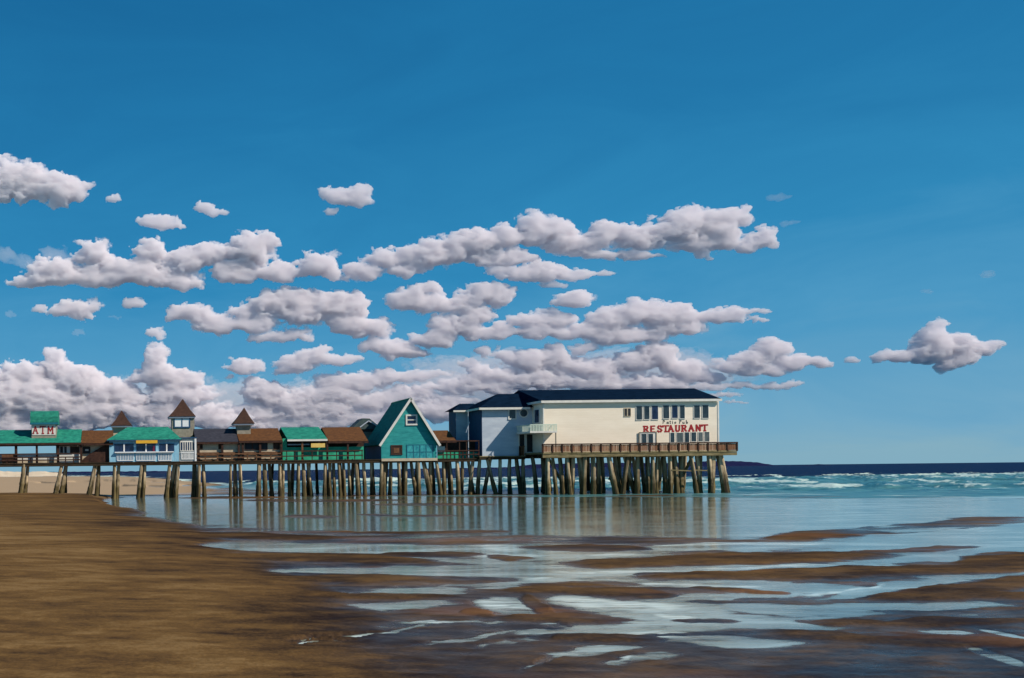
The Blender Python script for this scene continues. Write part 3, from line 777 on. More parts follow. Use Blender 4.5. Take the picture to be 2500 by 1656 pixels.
CL = [
    ('thin pale haze layer low in the sky behind the clouds over the shops', [(60, 975, 330, 62), (420, 985, 300, 55), (780, 985, 330, 52), (1100, 965, 280, 52)], 0.5, 6000),
    ('thin pale haze between the cloud banks over the restaurant', [(1250, 915, 240, 52), (1550, 910, 280, 50)], 0.5, 6000),
    ('large white cloud cut by the left edge high in the sky', [(20, 435, 50, 45), (75, 440, 50, 42), (130, 465, 55, 38), (185, 472, 36, 20), (155, 500, 26, 20), (60, 475, 90, 26), (-60, 440, 60, 50)], 1, 0),
    ('tiny round puff of cloud right of the big upper left cloud', [(276, 485, 20, 14)], 0.85, 0),
    ('small flat cloud with a pointed right tip above the long white bank', [(395, 545, 46, 19), (362, 538, 26, 14), (440, 553, 22, 9)], 0.95, 0),
    ('small ragged cloud with two lobes, upper left sky', [(500, 508, 26, 15), (528, 520, 26, 11), (490, 494, 14, 9)], 0.9, 0),
    ('compact white cloud alone in the blue above the A-frame hut', [(845, 480, 54, 20), (880, 470, 26, 22), (812, 516, 20, 9), (800, 470, 24, 13), (870, 495, 36, 12)], 1, 0),
    ('long billowing white cloud bank with lavender base across the left sky', [(70, 690, 55, 20), (130, 665, 65, 36), (230, 625, 52, 36), (250, 680, 85, 24), (370, 615, 48, 32), (330, 665, 85, 32), (430, 685, 62, 24), (460, 640, 55, 30),
      (520, 620, 45, 30), (610, 612, 58, 42), (650, 590, 38, 26), (570, 665, 55, 24), (660, 668, 62, 24), (710, 672, 55, 18), (765, 648, 55, 32), (800, 668, 26, 14)], 1, 0),
    ('thin pale wisp at the left edge beside the long cloud bank', [(20, 625, 26, 20), (62, 642, 32, 16), (130, 622, 30, 20)], 0.55, 60),
    ('longest cloud bank, climbing to the right with a sharp central peak', [(880, 665, 56, 22), (930, 630, 42, 24), (985, 625, 36, 24), (1000, 655, 60, 20), (1055, 622, 54, 34), (1110, 612, 55, 32), (1155, 590, 62, 34), (1232, 582, 46, 32), (1300, 562, 40, 40),
      (1297, 538, 16, 22), (1350, 572, 55, 32), (1230, 632, 85, 20), (1400, 592, 66, 24), (1470, 575, 48, 28), (1545, 578, 56, 28), (1605, 570, 50, 32), (1665, 555, 54, 40), (1682, 522, 32, 18), (1742, 548, 50, 34), (1795, 532, 46, 24), (1760, 580, 60, 24), (1700, 600, 56, 22), (1865, 585, 34, 26), (1828, 606, 34, 14), (1450, 620, 80, 16), (1560, 622, 60, 14), (1715, 625, 18, 9)], 1, 0),
    ('little torn cloud wedge just above the longest bank', [(1468, 548, 26, 11)], 0.8, -80),
    ('ragged lower cloud strand hanging under the longest bank', [(1265, 668, 56, 20), (1330, 668, 56, 24), (1310, 652, 46, 16), (1400, 672, 54, 14), (1462, 668, 46, 10), (1212, 662, 26, 14), (1345, 698, 36, 8)], 1, -90),
    ('small bright oval cloud in the gap above the restaurant roof', [(1398, 732, 48, 22), (1415, 726, 34, 16)], 1, -120),
    ('broad white cloud bank in the middle left sky', [(430, 770, 36, 20), (480, 765, 46, 25), (535, 795, 66, 20), (605, 790, 72, 22), (595, 762, 34, 20), (660, 745, 54, 30), (722, 732, 46, 30), (740, 768, 66, 32), (800, 742, 54, 36), (862, 745, 48, 30), (850, 788, 56, 30), (700, 818, 62, 15),
      (905, 802, 56, 26), (955, 848, 58, 22), (1000, 866, 52, 14), (640, 822, 44, 13), (900, 850, 30, 14)], 1, 150),
    ('puffy cloud with a flat lavender underside, centre of the sky', [(1000, 730, 50, 26), (1052, 708, 34, 18), (1065, 750, 66, 24), (1132, 738, 38, 26), (1172, 722, 50, 26), (1222, 722, 44, 24), (1110, 800, 66, 24), (1162, 770, 56, 24), (1180, 818, 56, 16), (1055, 828, 56, 22), (985, 862, 60, 14), (1235, 812, 36, 20)], 1, 60),
    ('wide cloud bank above the white restaurant, trailing to the right', [(1290, 780, 46, 19), (1352, 778, 50, 21), (1332, 810, 66, 20), (1425, 812, 56, 20), (1482, 782, 54, 27), (1542, 768, 56, 30), (1605, 768, 56, 30), (1655, 765, 46, 27), (1505, 822, 76, 25), (1565, 822, 66, 20), (1645, 800, 76, 24), (1745, 775, 66, 18), (1782, 762, 34, 17),
      (1830, 762, 50, 9), (1850, 782, 32, 6), (1425, 852, 46, 13)], 1, 0),
    ('low cloud with a rounded top trailing right over the open sea', [(1875, 852, 36, 26), (1905, 852, 32, 20), (1832, 878, 56, 24), (1785, 892, 46, 18), (1932, 886, 56, 18), (1985, 882, 36, 17), (2012, 887, 26, 11), (1855, 906, 66, 14)], 1, -150),
    ('heaped cloud mass sitting behind the restaurant roof', [(1600, 868, 54, 31), (1582, 850, 26, 18), (1535, 890, 56, 26), (1665, 900, 56, 24), (1475, 902, 56, 26), (1402, 892, 52, 24), (1352, 872, 40, 34), (1292, 880, 44, 31), (1232, 870, 34, 17), (1180, 856, 22, 18), (1152, 892, 34, 10), (1202, 912, 56, 21), (1132, 932, 56, 16),
      (1305, 925, 84, 26), (1455, 935, 84, 24), (1605, 938, 84, 24), (1700, 925, 56, 18), (1200, 950, 90, 18), (1060, 950, 60, 12)], 1, 150),
    ('thin streak of cloud beyond the right end of the restaurant roof', [(1730, 944, 56, 10), (1800, 942, 56, 10), (1880, 944, 52, 8), (1932, 938, 26, 8), (1750, 966, 60, 8), (1800, 982, 30, 5)], 0.8, -60),
    ('isolated diamond shaped cloud over the sea at far right', [(2152, 875, 28, 12), (2205, 868, 46, 17), (2272, 840, 48, 34), (2288, 800, 26, 24), (2342, 842, 48, 30), (2335, 880, 48, 24), (2300, 900, 26, 9), (2392, 852, 38, 18), (2430, 838, 24, 12), (2262, 872, 56, 17)], 1, 0),
    ('speck of cloud left of the diamond shaped cloud', [(2080, 880, 20, 7)], 0.75, 0),
    ('faint speck of cloud near the right edge', [(2412, 668, 18, 12)], 0.55, 0),
    ('faint oval wisp lower left of the speck near the right edge', [(2260, 712, 16, 8)], 0.6, 0),
    ('small bird shaped wisp above the right end of the longest bank', [(1890, 484, 22, 10), (1912, 480, 20, 6)], 0.7, 0),
    ('slanted faint wisp at the right tip of the longest bank', [(1918, 550, 16, 11), (1935, 542, 16, 6)], 0.6, 0),
    ('two-humped small cloud below the long left bank', [(180, 755, 54, 24), (150, 760, 30, 14), (230, 748, 20, 18), (212, 775, 22, 11)], 1, 0),
    ('little cloud touching the left side of the two-humped cloud', [(95, 756, 18, 11), (110, 750, 12, 8)], 0.75, 0),
    ('small triangular cloud under the long left bank', [(322, 740, 28, 15), (338, 745, 20, 8)], 0.95, 0),
    ('pale square wisp at the left edge, middle sky', [(25, 768, 18, 10)], 0.55, 0),
    ('tiny flat wisp below the triangular cloud', [(278, 775, 18, 6)], 0.55, 0),
    ('faint blurred wisp over the big lower left cloud', [(195, 815, 20, 10)], 0.5, 0),
    ('small grey cloud between the lower left cloud and the broad bank', [(375, 810, 26, 13), (392, 818, 14, 12)], 0.8, 0),
    ('towering cloud mass at lower left above the green roofed arcade', [(132, 888, 42, 28), (60, 920, 56, 38), (182, 930, 74, 40), (0, 960, 76, 54), (102, 970, 112, 46), (252, 955, 66, 36), (302, 965, 56, 31), (202, 1000, 142, 36), (50, 1020, 112, 31), (-80, 960, 80, 50), (30, 1040, 130, 30), (230, 1036, 100, 24)], 1, 120),
    ('cloud heap with an upright tower over the turrets', [(382, 873, 38, 34), (402, 912, 54, 30), (452, 922, 44, 26), (362, 928, 44, 21), (422, 960, 76, 31), (500, 962, 46, 21), (352, 1002, 112, 26), (500, 1012, 76, 26), (430, 1036, 120, 22), (560, 1036, 90, 20)], 1, 0),
    ('small cloud with a flat base right of the upright cloud tower', [(587, 895, 40, 20), (622, 892, 22, 17), (560, 925, 16, 9)], 1, 0),
    ('flat cloud with a raised left part left of centre', [(722, 890, 54, 21), (762, 870, 44, 24), (792, 850, 18, 13), (832, 880, 46, 15), (872, 876, 26, 8), (700, 908, 36, 10)], 1, -60),
    ('low crowded cloud layer behind the A-frame hut', [(642, 960, 56, 31), (622, 932, 26, 16), (702, 975, 76, 26), (802, 960, 76, 26), (882, 932, 66, 22), (952, 922, 66, 18), (1022, 917, 56, 14), (1082, 910, 28, 8), (822, 932, 56, 20), (762, 1000, 112, 25),
      (902, 980, 92, 22), (1000, 962, 76, 18), (1102, 980, 76, 15), (622, 1012, 86, 24), (982, 1012, 112, 16), (1082, 1020, 52, 12), (760, 1034, 150, 18), (640, 1038, 100, 16), (900, 1025, 100, 18), (1060, 1000, 80, 20)], 1, 200),
]
for lab, lobes, th, dd in CL:
    cloud(lab, lobes, 4200 + dd * 0.12, th)


# ================================================================ pier
F = 115.0          # front edge of the walkway deck
FR = 110.0         # front edge of the wider restaurant deck
LZ = 4.10          # walkway deck surface
RZ = 4.62          # restaurant deck surface


def rect(px0, px1, py0, py1, Y):
    """x0, x1, z0, z1 of a rectangle seen at those photo coordinates when it stands at depth Y"""
    my = (py0 + py1) / 2; mx = (px0 + px1) / 2
    return W(px0, my, Y)[0], W(px1, my, Y)[0], W(mx, py1, Y)[1], W(mx, py0, Y)[1]


def box_px(mb, px0, px1, py0, py1, Y, d, y_in=0.0):
    x0, x1, z0, z1 = rect(px0, px1, py0, py1, Y)
    return mb.box(x0, x1, Y + y_in, Y + d, z0, z1)


def window(parent, px0, px1, py0, py1, Y, frame='white', pane='glass', fw=0.09, mull=(1, 1), proud=0.06, label=None, name='window'):
    """frame with a dark pane; mull = (columns, rows)"""
    x0, x1, z0, z1 = rect(px0, px1, py0, py1, Y)
    y0 = Y - proud
    f = MB()
    f.box(x0 - fw, x1 + fw, y0, Y + 0.02, z1, z1 + fw).box(x0 - fw, x1 + fw, y0 - 0.03, Y + 0.02, z0 - fw, z0)
    f.box(x0 - fw, x0, y0, Y + 0.02, z0, z1).box(x1, x1 + fw, y0, Y + 0.02, z0, z1)
    for i in range(1, mull[0]):
        x = x0 + (x1 - x0) * i / mull[0]; f.box(x - 0.05, x + 0.05, y0 + 0.005, Y + 0.01, z0, z1)
    for i in range(1, mull[1]):
        z = z0 + (z1 - z0) * i / mull[1]; f.box(x0, x1, y0 + 0.01, Y + 0.01, z - 0.05, z + 0.05)
    fo_ = f.build(name, M[frame], parent)
    if label: fo_['label'] = label
    MB().box(x0, x1, Y - 0.025, Y + 0.005, z0, z1).build('pane', M[pane], fo_)
    return fo_


def stroke_text(parent, name, mat, px0, py_base, height, width, glyphs, Y, t, t2=None, slope=0.0):
    """hand lettered strokes: glyphs is a list of (x offset, [polylines]) in units of letter height"""
    mb = MB()
    k = 1 / FPX * Y
    for gx_, lines in glyphs:
        for ln in lines:
            for a, b in zip(ln[:-1], ln[1:]):
                ax, az = W(px0 + (gx_ + a[0]) * width, py_base - a[1] * height + slope * (gx_ + a[0]) * width, Y)
                bx, bz = W(px0 + (gx_ + b[0]) * width, py_base - b[1] * height + slope * (gx_ + b[0]) * width, Y)
                d = Vector((bx - ax, 0, bz - az))
                if d.length < 1e-5: continue
                d = d.normalized() * t * k * 0.35
                tt = (t if abs(d.z) > abs(d.x) * 0.8 else (t2 or t)) * k
                mb.bar((ax - d.x, Y, az - d.z), (bx + d.x, Y, bz + d.z), 0.03 + 0.004 * (len(mb.f) % 7), tt) if False else None
                n = Vector((-d.z, 0, d.x)).normalized() * tt / 2
                e = 0.012 + 0.0011 * (len(mb.f) % 11)
                A = Vector((ax, Y, az)) - d; B = Vector((bx, Y, bz)) + d
                q = [A - n, B - n, B + n, A + n]
                mb.hexa([(p.x, Y - e, p.z) for p in q], [(p.x, Y + 0.01, p.z) for p in q])
    return mb.build(name, mat, parent)


GL = {
    'A': [[(0.02, 0), (0.36, 1.0), (0.74, 0)], [(0.16, 0.36), (0.58, 0.36)], [(-0.06, 0), (0.12, 0)], [(0.64, 0), (0.84, 0)]],
    'T': [[(0, 1), (0.9, 1)], [(0.45, 1), (0.45, 0)], [(0.32, 0), (0.6, 0)], [(0, 1), (0, 0.82)]],
    'M': [[(0.05, 0), (0.05, 1), (0.42, 0.35), (0.8, 1), (0.8, 0)], [(-0.06, 0), (0.16, 0)], [(0.68, 0), (0.92, 0)]],
    'R': [[(0.06, 0), (0.06, 1), (0.5, 0.97), (0.6, 0.76), (0.5, 0.54), (0.06, 0.5)], [(0.32, 0.5), (0.68, 0)], [(-0.06, 0), (0.2, 0)], [(-0.06, 1), (0.1, 1)]],
    'E': [[(0.62, 1), (0.06, 1), (0.06, 0), (0.64, 0)], [(0.06, 0.52), (0.5, 0.52)]],
    'S': [[(0.62, 0.84), (0.48, 0.99), (0.2, 0.99), (0.06, 0.8), (0.14, 0.6), (0.5, 0.44), (0.64, 0.24), (0.5, 0.03), (0.2, 0), (0.02, 0.16)]],
    'U': [[(0.06, 1), (0.08, 0.26), (0.22, 0.02), (0.46, 0.02), (0.6, 0.26), (0.62, 1)], [(0.0, 1), (0.18, 1)]],
    'N': [[(0.06, 0), (0.06, 1), (0.62, 0.03), (0.64, 1)], [(0.56, 1), (0.8, 1)]],
    'P': [[(0.06, 0), (0.12, 1), (0.42, 0.92), (0.5, 0.72), (0.36, 0.55), (0.12, 0.5)]],
    'a': [[(0.4, 0.5), (0.14, 0.5), (0.04, 0.22), (0.18, 0.02), (0.36, 0.14), (0.4, 0.5)], [(0.4, 0.5), (0.5, 0.02)]],
    't': [[(0.16, 0.85), (0.16, 0.08), (0.3, 0.02)], [(0.0, 0.6), (0.36, 0.6)]],
    'i': [[(0.06, 0.5), (0.08, 0.02)], [(0.06, 0.72), (0.07, 0.8)]],
    'o': [[(0.18, 0.5), (0.02, 0.26), (0.18, 0.02), (0.4, 0.2), (0.36, 0.46), (0.18, 0.5)]],
    'u': [[(0.02, 0.5), (0.06, 0.1), (0.24, 0.02), (0.38, 0.2), (0.38, 0.5)], [(0.38, 0.3), (0.46, 0.02)]],
    'b': [[(0.06, 1), (0.08, 0.04), (0.34, 0.04), (0.42, 0.26), (0.28, 0.46), (0.08, 0.4)]],
}


def word(s, adv):
    out = []; x = 0
    for ch in s:
        if ch == ' ':
            x += 0.6; continue
        out.append((x, GL[ch])); x += adv.get(ch, 1.0) if isinstance(adv, dict) else adv
    return out


def gable(parent, px0, px1, eave_py, ridge_py, Yf, Yr, Yb, mat, name='roof', t=0.14, fascia=None, hip=(0, 0), Z=None):
    """long roof whose ridge runs along the pier; hip = inset of the ridge ends in metres"""
    mp_ = (px0 + px1) / 2
    xa, ze = W(px0, eave_py, Yf); xb, _ = W(px1, eave_py, Yf)
    ze = W(mp_, eave_py, Yf)[1]; zr = W(mp_, ridge_py, Yr)[1]
    ra, rb = xa + hip[0], xb - hip[1]
    mb = MB()
    mb.slab([(xa, Yf, ze), (xb, Yf, ze), (rb, Yr, zr), (ra, Yr, zr)], t)
    mb.slab([(xb, Yb, ze), (xa, Yb, ze), (ra, Yr, zr), (rb, Yr, zr)], t * 0.97)
    if hip[0]: mb.slab([(xa, Yf, ze), (ra, Yr, zr), (xa, Yb, ze)], t) if False else mb.poly([(xa, Yf, ze), (ra, Yr, zr), (xa, Yb, ze)])
    if hip[1]: mb.poly([(xb, Yf, ze), (xb, Yb, ze), (rb, Yr, zr)])
    o = mb.build(name, mat, parent)
    if fascia:
        MB().box(xa - 0.02, xb + 0.02, Yf - 0.05, Yf + 0.06, ze - 0.24, ze - 0.03).build('fascia', M[fascia], o)
    return o, xa, xb, ze, zr


def railing(name, label, px0, px1, Y, zb, posts, top_h, rails, mat, group=None, t=0.12, tall=None, span_top=None):
    """rail section along the pier edge: posts at photo x, rails at heights above the deck"""
    x0, x1 = XX(px0, Y, 1115), XX(px1, Y, 1115)
    r = thing(name, label, 'railing', ((x0 + x1) / 2, Y, zb), group)
    for p, hgt in posts:
        x = XX(p, Y, 1115)
        MB().box(x - t / 2, x + t / 2, Y - t / 2, Y + t / 2, zb, zb + hgt).build('post', M[mat], r)
    for k, hgt in enumerate(rails):
        wv = random.uniform(-0.02, 0.02)
        MB().bar((x0, Y - 0.075, zb + hgt + wv), (x1, Y - 0.075, zb + hgt - wv), 0.06, 0.13).build('rail', M[mat], r)
    return r


# ---------------------------------------------------------------- decks
def deck(name, label, x0, x1, y0, y1, z, beam_mat, th=0.12, beam=0.26, board_mat=None):
    d = thing(name, label, 'pier deck', ((x0 + x1) / 2, (y0 + y1) / 2, z))
    mb = MB()
    n = int((x1 - x0) / 0.9)
    xs = [x0 + (x1 - x0) * i / n for i in range(n + 1)]
    for a, b in zip(xs[:-1], xs[1:]):
        mb.box(a + 0.012, b - 0.012, y0, y1, z - th + random.uniform(-0.015, 0.015), z + random.uniform(-0.012, 0.0))
    mb.build('deck_boards', board_mat or M['deck_edge'], d)
    b = MB()
    xs2 = np.arange(x0, x1, 4.2)
    for a in xs2:
        b.box(a + 0.01, min(a + 4.19, x1), y0 + 0.05, y0 + 0.32, z - th - beam + random.uniform(-0.03, 0.03), z - th - 0.02)
    b.build('edge_beam', beam_mat, d)
    j = MB()
    for yy in np.arange(y0 + 1.6, y1 - 0.2, 1.7):
        j.box(x0 + 0.1, x1 - 0.1, yy, yy + 0.22, z - th - beam * 0.9, z - th - 0.02)
    j.build('joists', M['dark_beam'], d)
    return d


xL = XX(-330, F); xR1 = XX(1168, F)
deck('pier_deck', 'long dark timber walkway deck on leaning piles under the shops', xL, xR1, F, F + 13, LZ, M['dark_beam'], board_mat=M['dark_beam'])
xR2 = XX(1326, F)
deck('pier_deck', 'short deck section under the blue grey wall of the restaurant', xR1 + 0.02, XX(1325, FR, 1110), F - 0.3, F + 13, LZ + 0.22, M['dark_beam'])
xr0, xr1 = XX(1325, FR, 1100) + 0.02, XX(1800, FR, 1095)
deck('pier_deck', 'widest and highest pier deck under the white restaurant, weathered olive beam', xr0, xr1, FR, FR + 17, RZ, M['deck_edge'], th=0.2, beam=0.38)

# ---------------------------------------------------------------- pilings
def piling_mesh(seed, r0, r1):
    rnd = random.Random(seed)
    segs, rings = 12, 16
    v = []; f = []
    for i in range(rings):
        t = i / (rings - 1)
        ox = math.sin(t * 3.1 + seed * 1.7) * 0.11; oy = math.cos(t * 1.7 + seed * 2) * 0.04
        r = (r0 + (r1 - r0) * t) * (1 + rnd.uniform(-0.05, 0.05))
        if t < 0.45: r *= 1.0 + 0.14 * rnd.random()
        for k in range(segs):
            a = 2 * math.pi * k / segs
            rr = r * (1 + rnd.uniform(-0.06, 0.06))
            v.append((ox + rr * math.cos(a), oy + rr * math.sin(a), t))
    for i in range(rings - 1):
        for k in range(segs):
            k2 = (k + 1) % segs
            f.append((i * segs + k, i * segs + k2, (i + 1) * segs + k2, (i + 1) * segs + k))
    f.append(tuple(range((rings - 1) * segs, rings * segs)))
    me = bpy.data.meshes.new('piling'); me.from_pydata(v, [], f); me.materials.append(M['piling'])
    me.polygons.foreach_set('use_smooth', [True] * len(me.polygons)); me.update()
    return me


P_MESH = [piling_mesh(i, 0.25 + 0.015 * (i % 3), 0.19 + 0.01 * (i % 2)) for i in range(5)]


def ground_z(x, y):
    j = int(np.clip(np.searchsorted(R_, y), 0, len(R_) - 1))
    i = int(np.argmin(np.abs(GX[j] - x)))
    return float(min(sandZ[j, i], 0.8))


def piling(pt, pb, Y, ztop, label, sx=1.0, lean_y=0.0, group='pilings under the pier'):
    sx *= random.uniform(0.74, 0.98); pb = pt + (pb - pt) * 1.35 + random.uniform(-2, 2)
    """pt, pb: photo x of the top and foot"""
    xt = XX(pt, Y, 1125); xb = XX(pb, Y, 1200)
    zb = ground_z(xb, Y) - 0.35
    o = bpy.data.objects.new('piling', random.choice(P_MESH)); COL.objects.link(o)
    a = Vector((xb, Y, zb)); b = Vector((xt, Y + lean_y, ztop))
    d = b - a
    o.location = a
    q = d.to_track_quat('Z', 'Y'); o.rotation_mode = 'QUATERNION'; o.rotation_quaternion = q
    o.scale = (sx, sx, d.length)
    tag(o, label, 'piling', group)
    return o


ORD = ['leftmost', 'second', 'third', 'fourth', 'fifth', 'sixth', 'seventh', 'eighth', 'ninth', 'tenth', 'eleventh', 'twelfth', 'thirteenth', 'fourteenth']


def ordinal(n, of):
    return (ORD[n] + ' ' + of) if n == 0 else (ORD[n] + ' ' + of + ' from the left')


ztL = LZ - 0.15
NAMES = {'a': 'at the far left end of the pier'}
left = [  # (top px, foot px, width)  seen one by one at the shore end
    (58, 50, 1.25, 'first piling from the left edge, leaning left, pale streak down its side'),
    (68, 62, 1.15, 'darker piling tucked against the first one at the left edge'),
    (152, 138, 1.2, 'splayed piling below the window of the open arcade, leaning left'),
    (162, 152, 1.3, 'thick dark piling doubled behind the splayed one'),
    (234, 222, 1.2, 'piling below the dark slanted panel, leaning left'),
    (241, 235, 1.0, 'slim pale piling beside the one below the slanted panel'),
    (279, 276, 1.1, 'dark piling under the left corner of the blue pavilion'),
    (289, 287, 1.1, 'pale piling under the left corner of the blue pavilion'),
    (345, 338, 1.1, 'dark piling under the left windows of the blue pavilion'),
    (353, 348, 1.0, 'pale piling under the left windows of the blue pavilion'),
    (415, 408, 1.3, 'left piling of the trio under the right end of the blue pavilion'),
    (426, 418, 1.3, 'middle piling of the trio under the right end of the blue pavilion'),
    (436, 431, 1.1, 'right piling of the trio under the right end of the blue pavilion'),
    (474, 474, 1.2, 'dark piling under the white lattice booth'),
    (485, 483, 1.2, 'dark piling right beside the one under the white booth'),
    (496, 499, 1.1, 'pale tan piling right of the white booth'),
    (562, 562, 0.8, 'thin dark piling left of a pair below the black roof'),
    (574, 575, 1.1, 'dark piling of the pair below the black roof'),
    (585, 587, 1.0, 'tan piling of the pair below the black roof'),
]
for k, (pt, pb, sx, lb) in enumerate(left):
    piling(pt, pb, F + 0.35 + (k % 2) * 0.5, ztL, lb, sx * 1.05)
# back row at the shore end
for k, pt in enumerate((66, 160, 240, 290, 350, 428, 484)):
    piling(pt + 1, pt - 3, F + 6.5, ztL, '%s in the rear row at the shore end, half hidden' % ordinal(k, 'dark piling'), 1.0, group='rear row pilings at the shore end')
count = {}
mid = [(633, 631), (645, 647), (658, 662), (682, 684), (692, 690), (704, 706), (729, 729), (740, 742), (752, 758), (794, 792), (806, 806), (815, 818), (826, 828), (838, 838), (852, 855), (868, 872),
       (889, 892), (907, 906), (930, 930), (938, 936), (953, 952), (972, 975), (990, 988), (1004, 1014), (1019, 1021), (1033, 1044), (1049, 1050), (1066, 1074), (1083, 1084), (1098, 1102), (1117, 1117), (1128, 1126), (1142, 1153), (1155, 1150), (1170, 1168)]
for k, (pt, pb) in enumerate(mid):
    w_ = 'brown roofed shops' if pb < 670 else 'green roofed stall' if pb < 780 else 'gap left of the A-frame hut' if pb < 925 else 'teal A-frame hut' if pb < 1064 else 'gap beside the restaurant'
    lean = 'leaning right' if pb - pt > 4 else 'leaning left' if pb - pt < -1 else 'upright'
    piling(pt, pb, F + 0.35 + (k % 3) * 0.45, ztL, '%s under the %s, %s' % (ordinal(count.setdefault(w_, 0), 'front piling'), w_, lean), 1.0 + 0.2 * random.random(), group='pilings under the middle of the pier')
    count[w_] += 1
for k in range(14):
    pt = 640 + k * 38 + random.uniform(-6, 6)
    piling(pt, pt + random.uniform(-5, 6), F + 5.5, ztL, '%s in the second row under the middle of the pier' % ordinal(k, 'dark piling'), 1.0, group='second row pilings under the middle of the pier')
for k in range(5):
    pt = 665 + k * 104 + random.uniform(-6, 6)
    piling(pt, pt + random.uniform(-5, 6), F + 11, ztL, '%s in the third row under the middle of the pier' % ordinal(k, 'dark piling'), 1.0, group='third row pilings under the middle of the pier')
for pt, pb, lb in [(1188, 1206, 'pale slanting brace pile below the blue grey wall'), (1197, 1184, 'second brace pile crossing the pale one below the blue grey wall'), (1222, 1222, 'dark upright piling below the blue grey wall'),
                   (1245, 1247, 'slim dark piling below the blue grey wall shadow'), (1262, 1270, 'leaning piling under the dark porch'), (1276, 1280, 'brown piling under the dark porch railing'), (1300, 1306, 'pale leaning piling under the small balcony')]:
    piling(pt, pb, F + 0.1 + random.random(), LZ + 0.05, lb, 1.15)
right = [(1336, 1340), (1350, 1356), (1366, 1370), (1386, 1390), (1398, 1397), (1412, 1420), (1427, 1424), (1446, 1449), (1461, 1460), (1488, 1500), (1499, 1512), (1522, 1545), (1532, 1524), (1556, 1558), (1583, 1585), (1594, 1592), (1606, 1604), (1622, 1624), (1637, 1636),
         (1648, 1652), (1665, 1664), (1684, 1698), (1700, 1706), (1712, 1708), (1732, 1736), (1752, 1766), (1760, 1772), (1744, 1738)]
for k, (pt, pb) in enumerate(right):
    lean = 'leaning right' if pb - pt > 6 else 'leaning left' if pb - pt < -3 else 'nearly upright'
    w_ = 'left part' if pb < 1480 else 'middle' if pb < 1640 else 'right end'
    lb = '%s under the %s of the restaurant, %s' % (ordinal(count.setdefault(w_, 0), 'front piling'), w_, lean)
    count[w_] += 1
    if k == len(right) - 2: lb = 'outermost piling at the seaward end of the pier, leaning right'
    piling(pt, pb, FR + 0.5 + (k % 3) * 0.6, RZ - 0.3, lb, 1.1 + 0.25 * random.random(), group='front pilings under the restaurant')
for row, YY in enumerate((FR + 5.5, FR + 10.5, FR + 15)):
    for k in range((9, 6, 4)[row]):
        pt = 1330 + k * (47, 70, 105)[row] + random.uniform(-7, 7)
        piling(pt, pt + random.uniform(-9, 9), YY, RZ - 0.3, '%s in the %s row under the restaurant' % (ordinal(k, 'dark piling'), ('second', 'third', 'fourth')[row]), 1.1, group='%s row pilings under the restaurant' % ('second', 'third', 'fourth')[row])
for a, b, lb in [(1342, 1374, 'slanting timber brace under the left end of the restaurant deck'), (1520, 1494, 'slanting timber brace under the middle of the restaurant deck'), (1700, 1670, 'slanting timber brace under the right part of the restaurant deck')]:
    xa, za = W(a, 1118, FR + 1.6); xb, zb = W(b, 1172, FR + 1.6)
    br = MB().bar((xa, FR + 2.2, RZ - 0.4), (xb, FR + 2.2, zb), 0.2, 0.22).build('cross_brace', M['deck_edge'])
    tag(br, lb, 'timber brace')
for a, b in [(1640, 1690), (1695, 1745)]:
    xa, za = W(a, 1148, FR + 0.3); xb, zb = W(b, 1150, FR + 0.3)
    tag(MB().bar((xa, FR + 0.4, za), (xb, FR + 0.4, zb), 0.12, 0.12).build('cross_brace', M['deck_edge']), 'horizontal timber tie between the piles near %s' % ('the right end of the pier' if a > 1660 else 'the RESTAURANT lettering'), 'timber brace')


# ================================================================ open arcade with ATM cupola
def wall_panel(parent, px0, px1, Y, z0, z1, mat, th=0.15, name='wall', pyc=1100):
    x0, x1 = XX(px0, Y, pyc), XX(px1, Y, pyc)
    return MB().box(x0, x1, Y, Y + th, z0, z1).build(name, mat, parent)


a = thing('open_arcade', 'open sided arcade with long green roof and red ATM cupola at the left edge', 'arcade', (XX(20, F + 3), F + 3, LZ))
rf, xa, xb, ze, zr = gable(a, -300, 197, 1083, 1051, F - 0.1, F + 3.6, F + 7.3, M['green_roof'], fascia='dark_wood')
for p in (-180, -110, -8 - 40, 40, 90, 142):
    x = XX(p, F + 0.25, 1110)
    MB().box(x - 0.12, x + 0.12, F + 0.12, F + 0.36, LZ, ze - 0.05).build('post', M['dark_wood'], a)
for p in (-150, -60, 38, 139):
    x = XX(p, F + 7, 1110)
    MB().box(x - 0.1, x + 0.1, F + 6.9, F + 7.1, LZ, ze - 0.05).build('post', M['dark_wood'], a)
MB().box(xa, xb, F + 0.14, F + 0.34, ze - 0.36, ze - 0.16).build('eave_beam', M['dark_wood'], a)
x0, x1 = XX(-300, F + 0.8), XX(143, F + 0.8)
MB().box(x0, x1, F + 0.8, F + 0.95, LZ, LZ + 0.32).build('kick_board', M['tan_wall'], a)
MB().box(x0, x1, F + 0.78, F + 0.93, LZ + 0.34, LZ + 0.95).build('parapet', M['white'], a)
# glazed end room
r0, r1 = XX(144, F + 0.6), XX(199, F + 0.6)
MB().box(r0, r1, F + 0.6, F + 6.6, LZ, ze + 0.2).build('wall', M['white'], a)
window(a, 147, 154, 1090, 1106, F + 0.6, 'white', 'dark_in', 0.05, label='narrow grey window')
window(a, 157, 163, 1090, 1106, F + 0.6, 'white', 'dark_in', 0.05, label='narrow grey window')
window(a, 172, 193, 1091, 1105, F + 0.6, 'brown_wood', 'brown_in', 0.05, label='wide brown shuttered window')
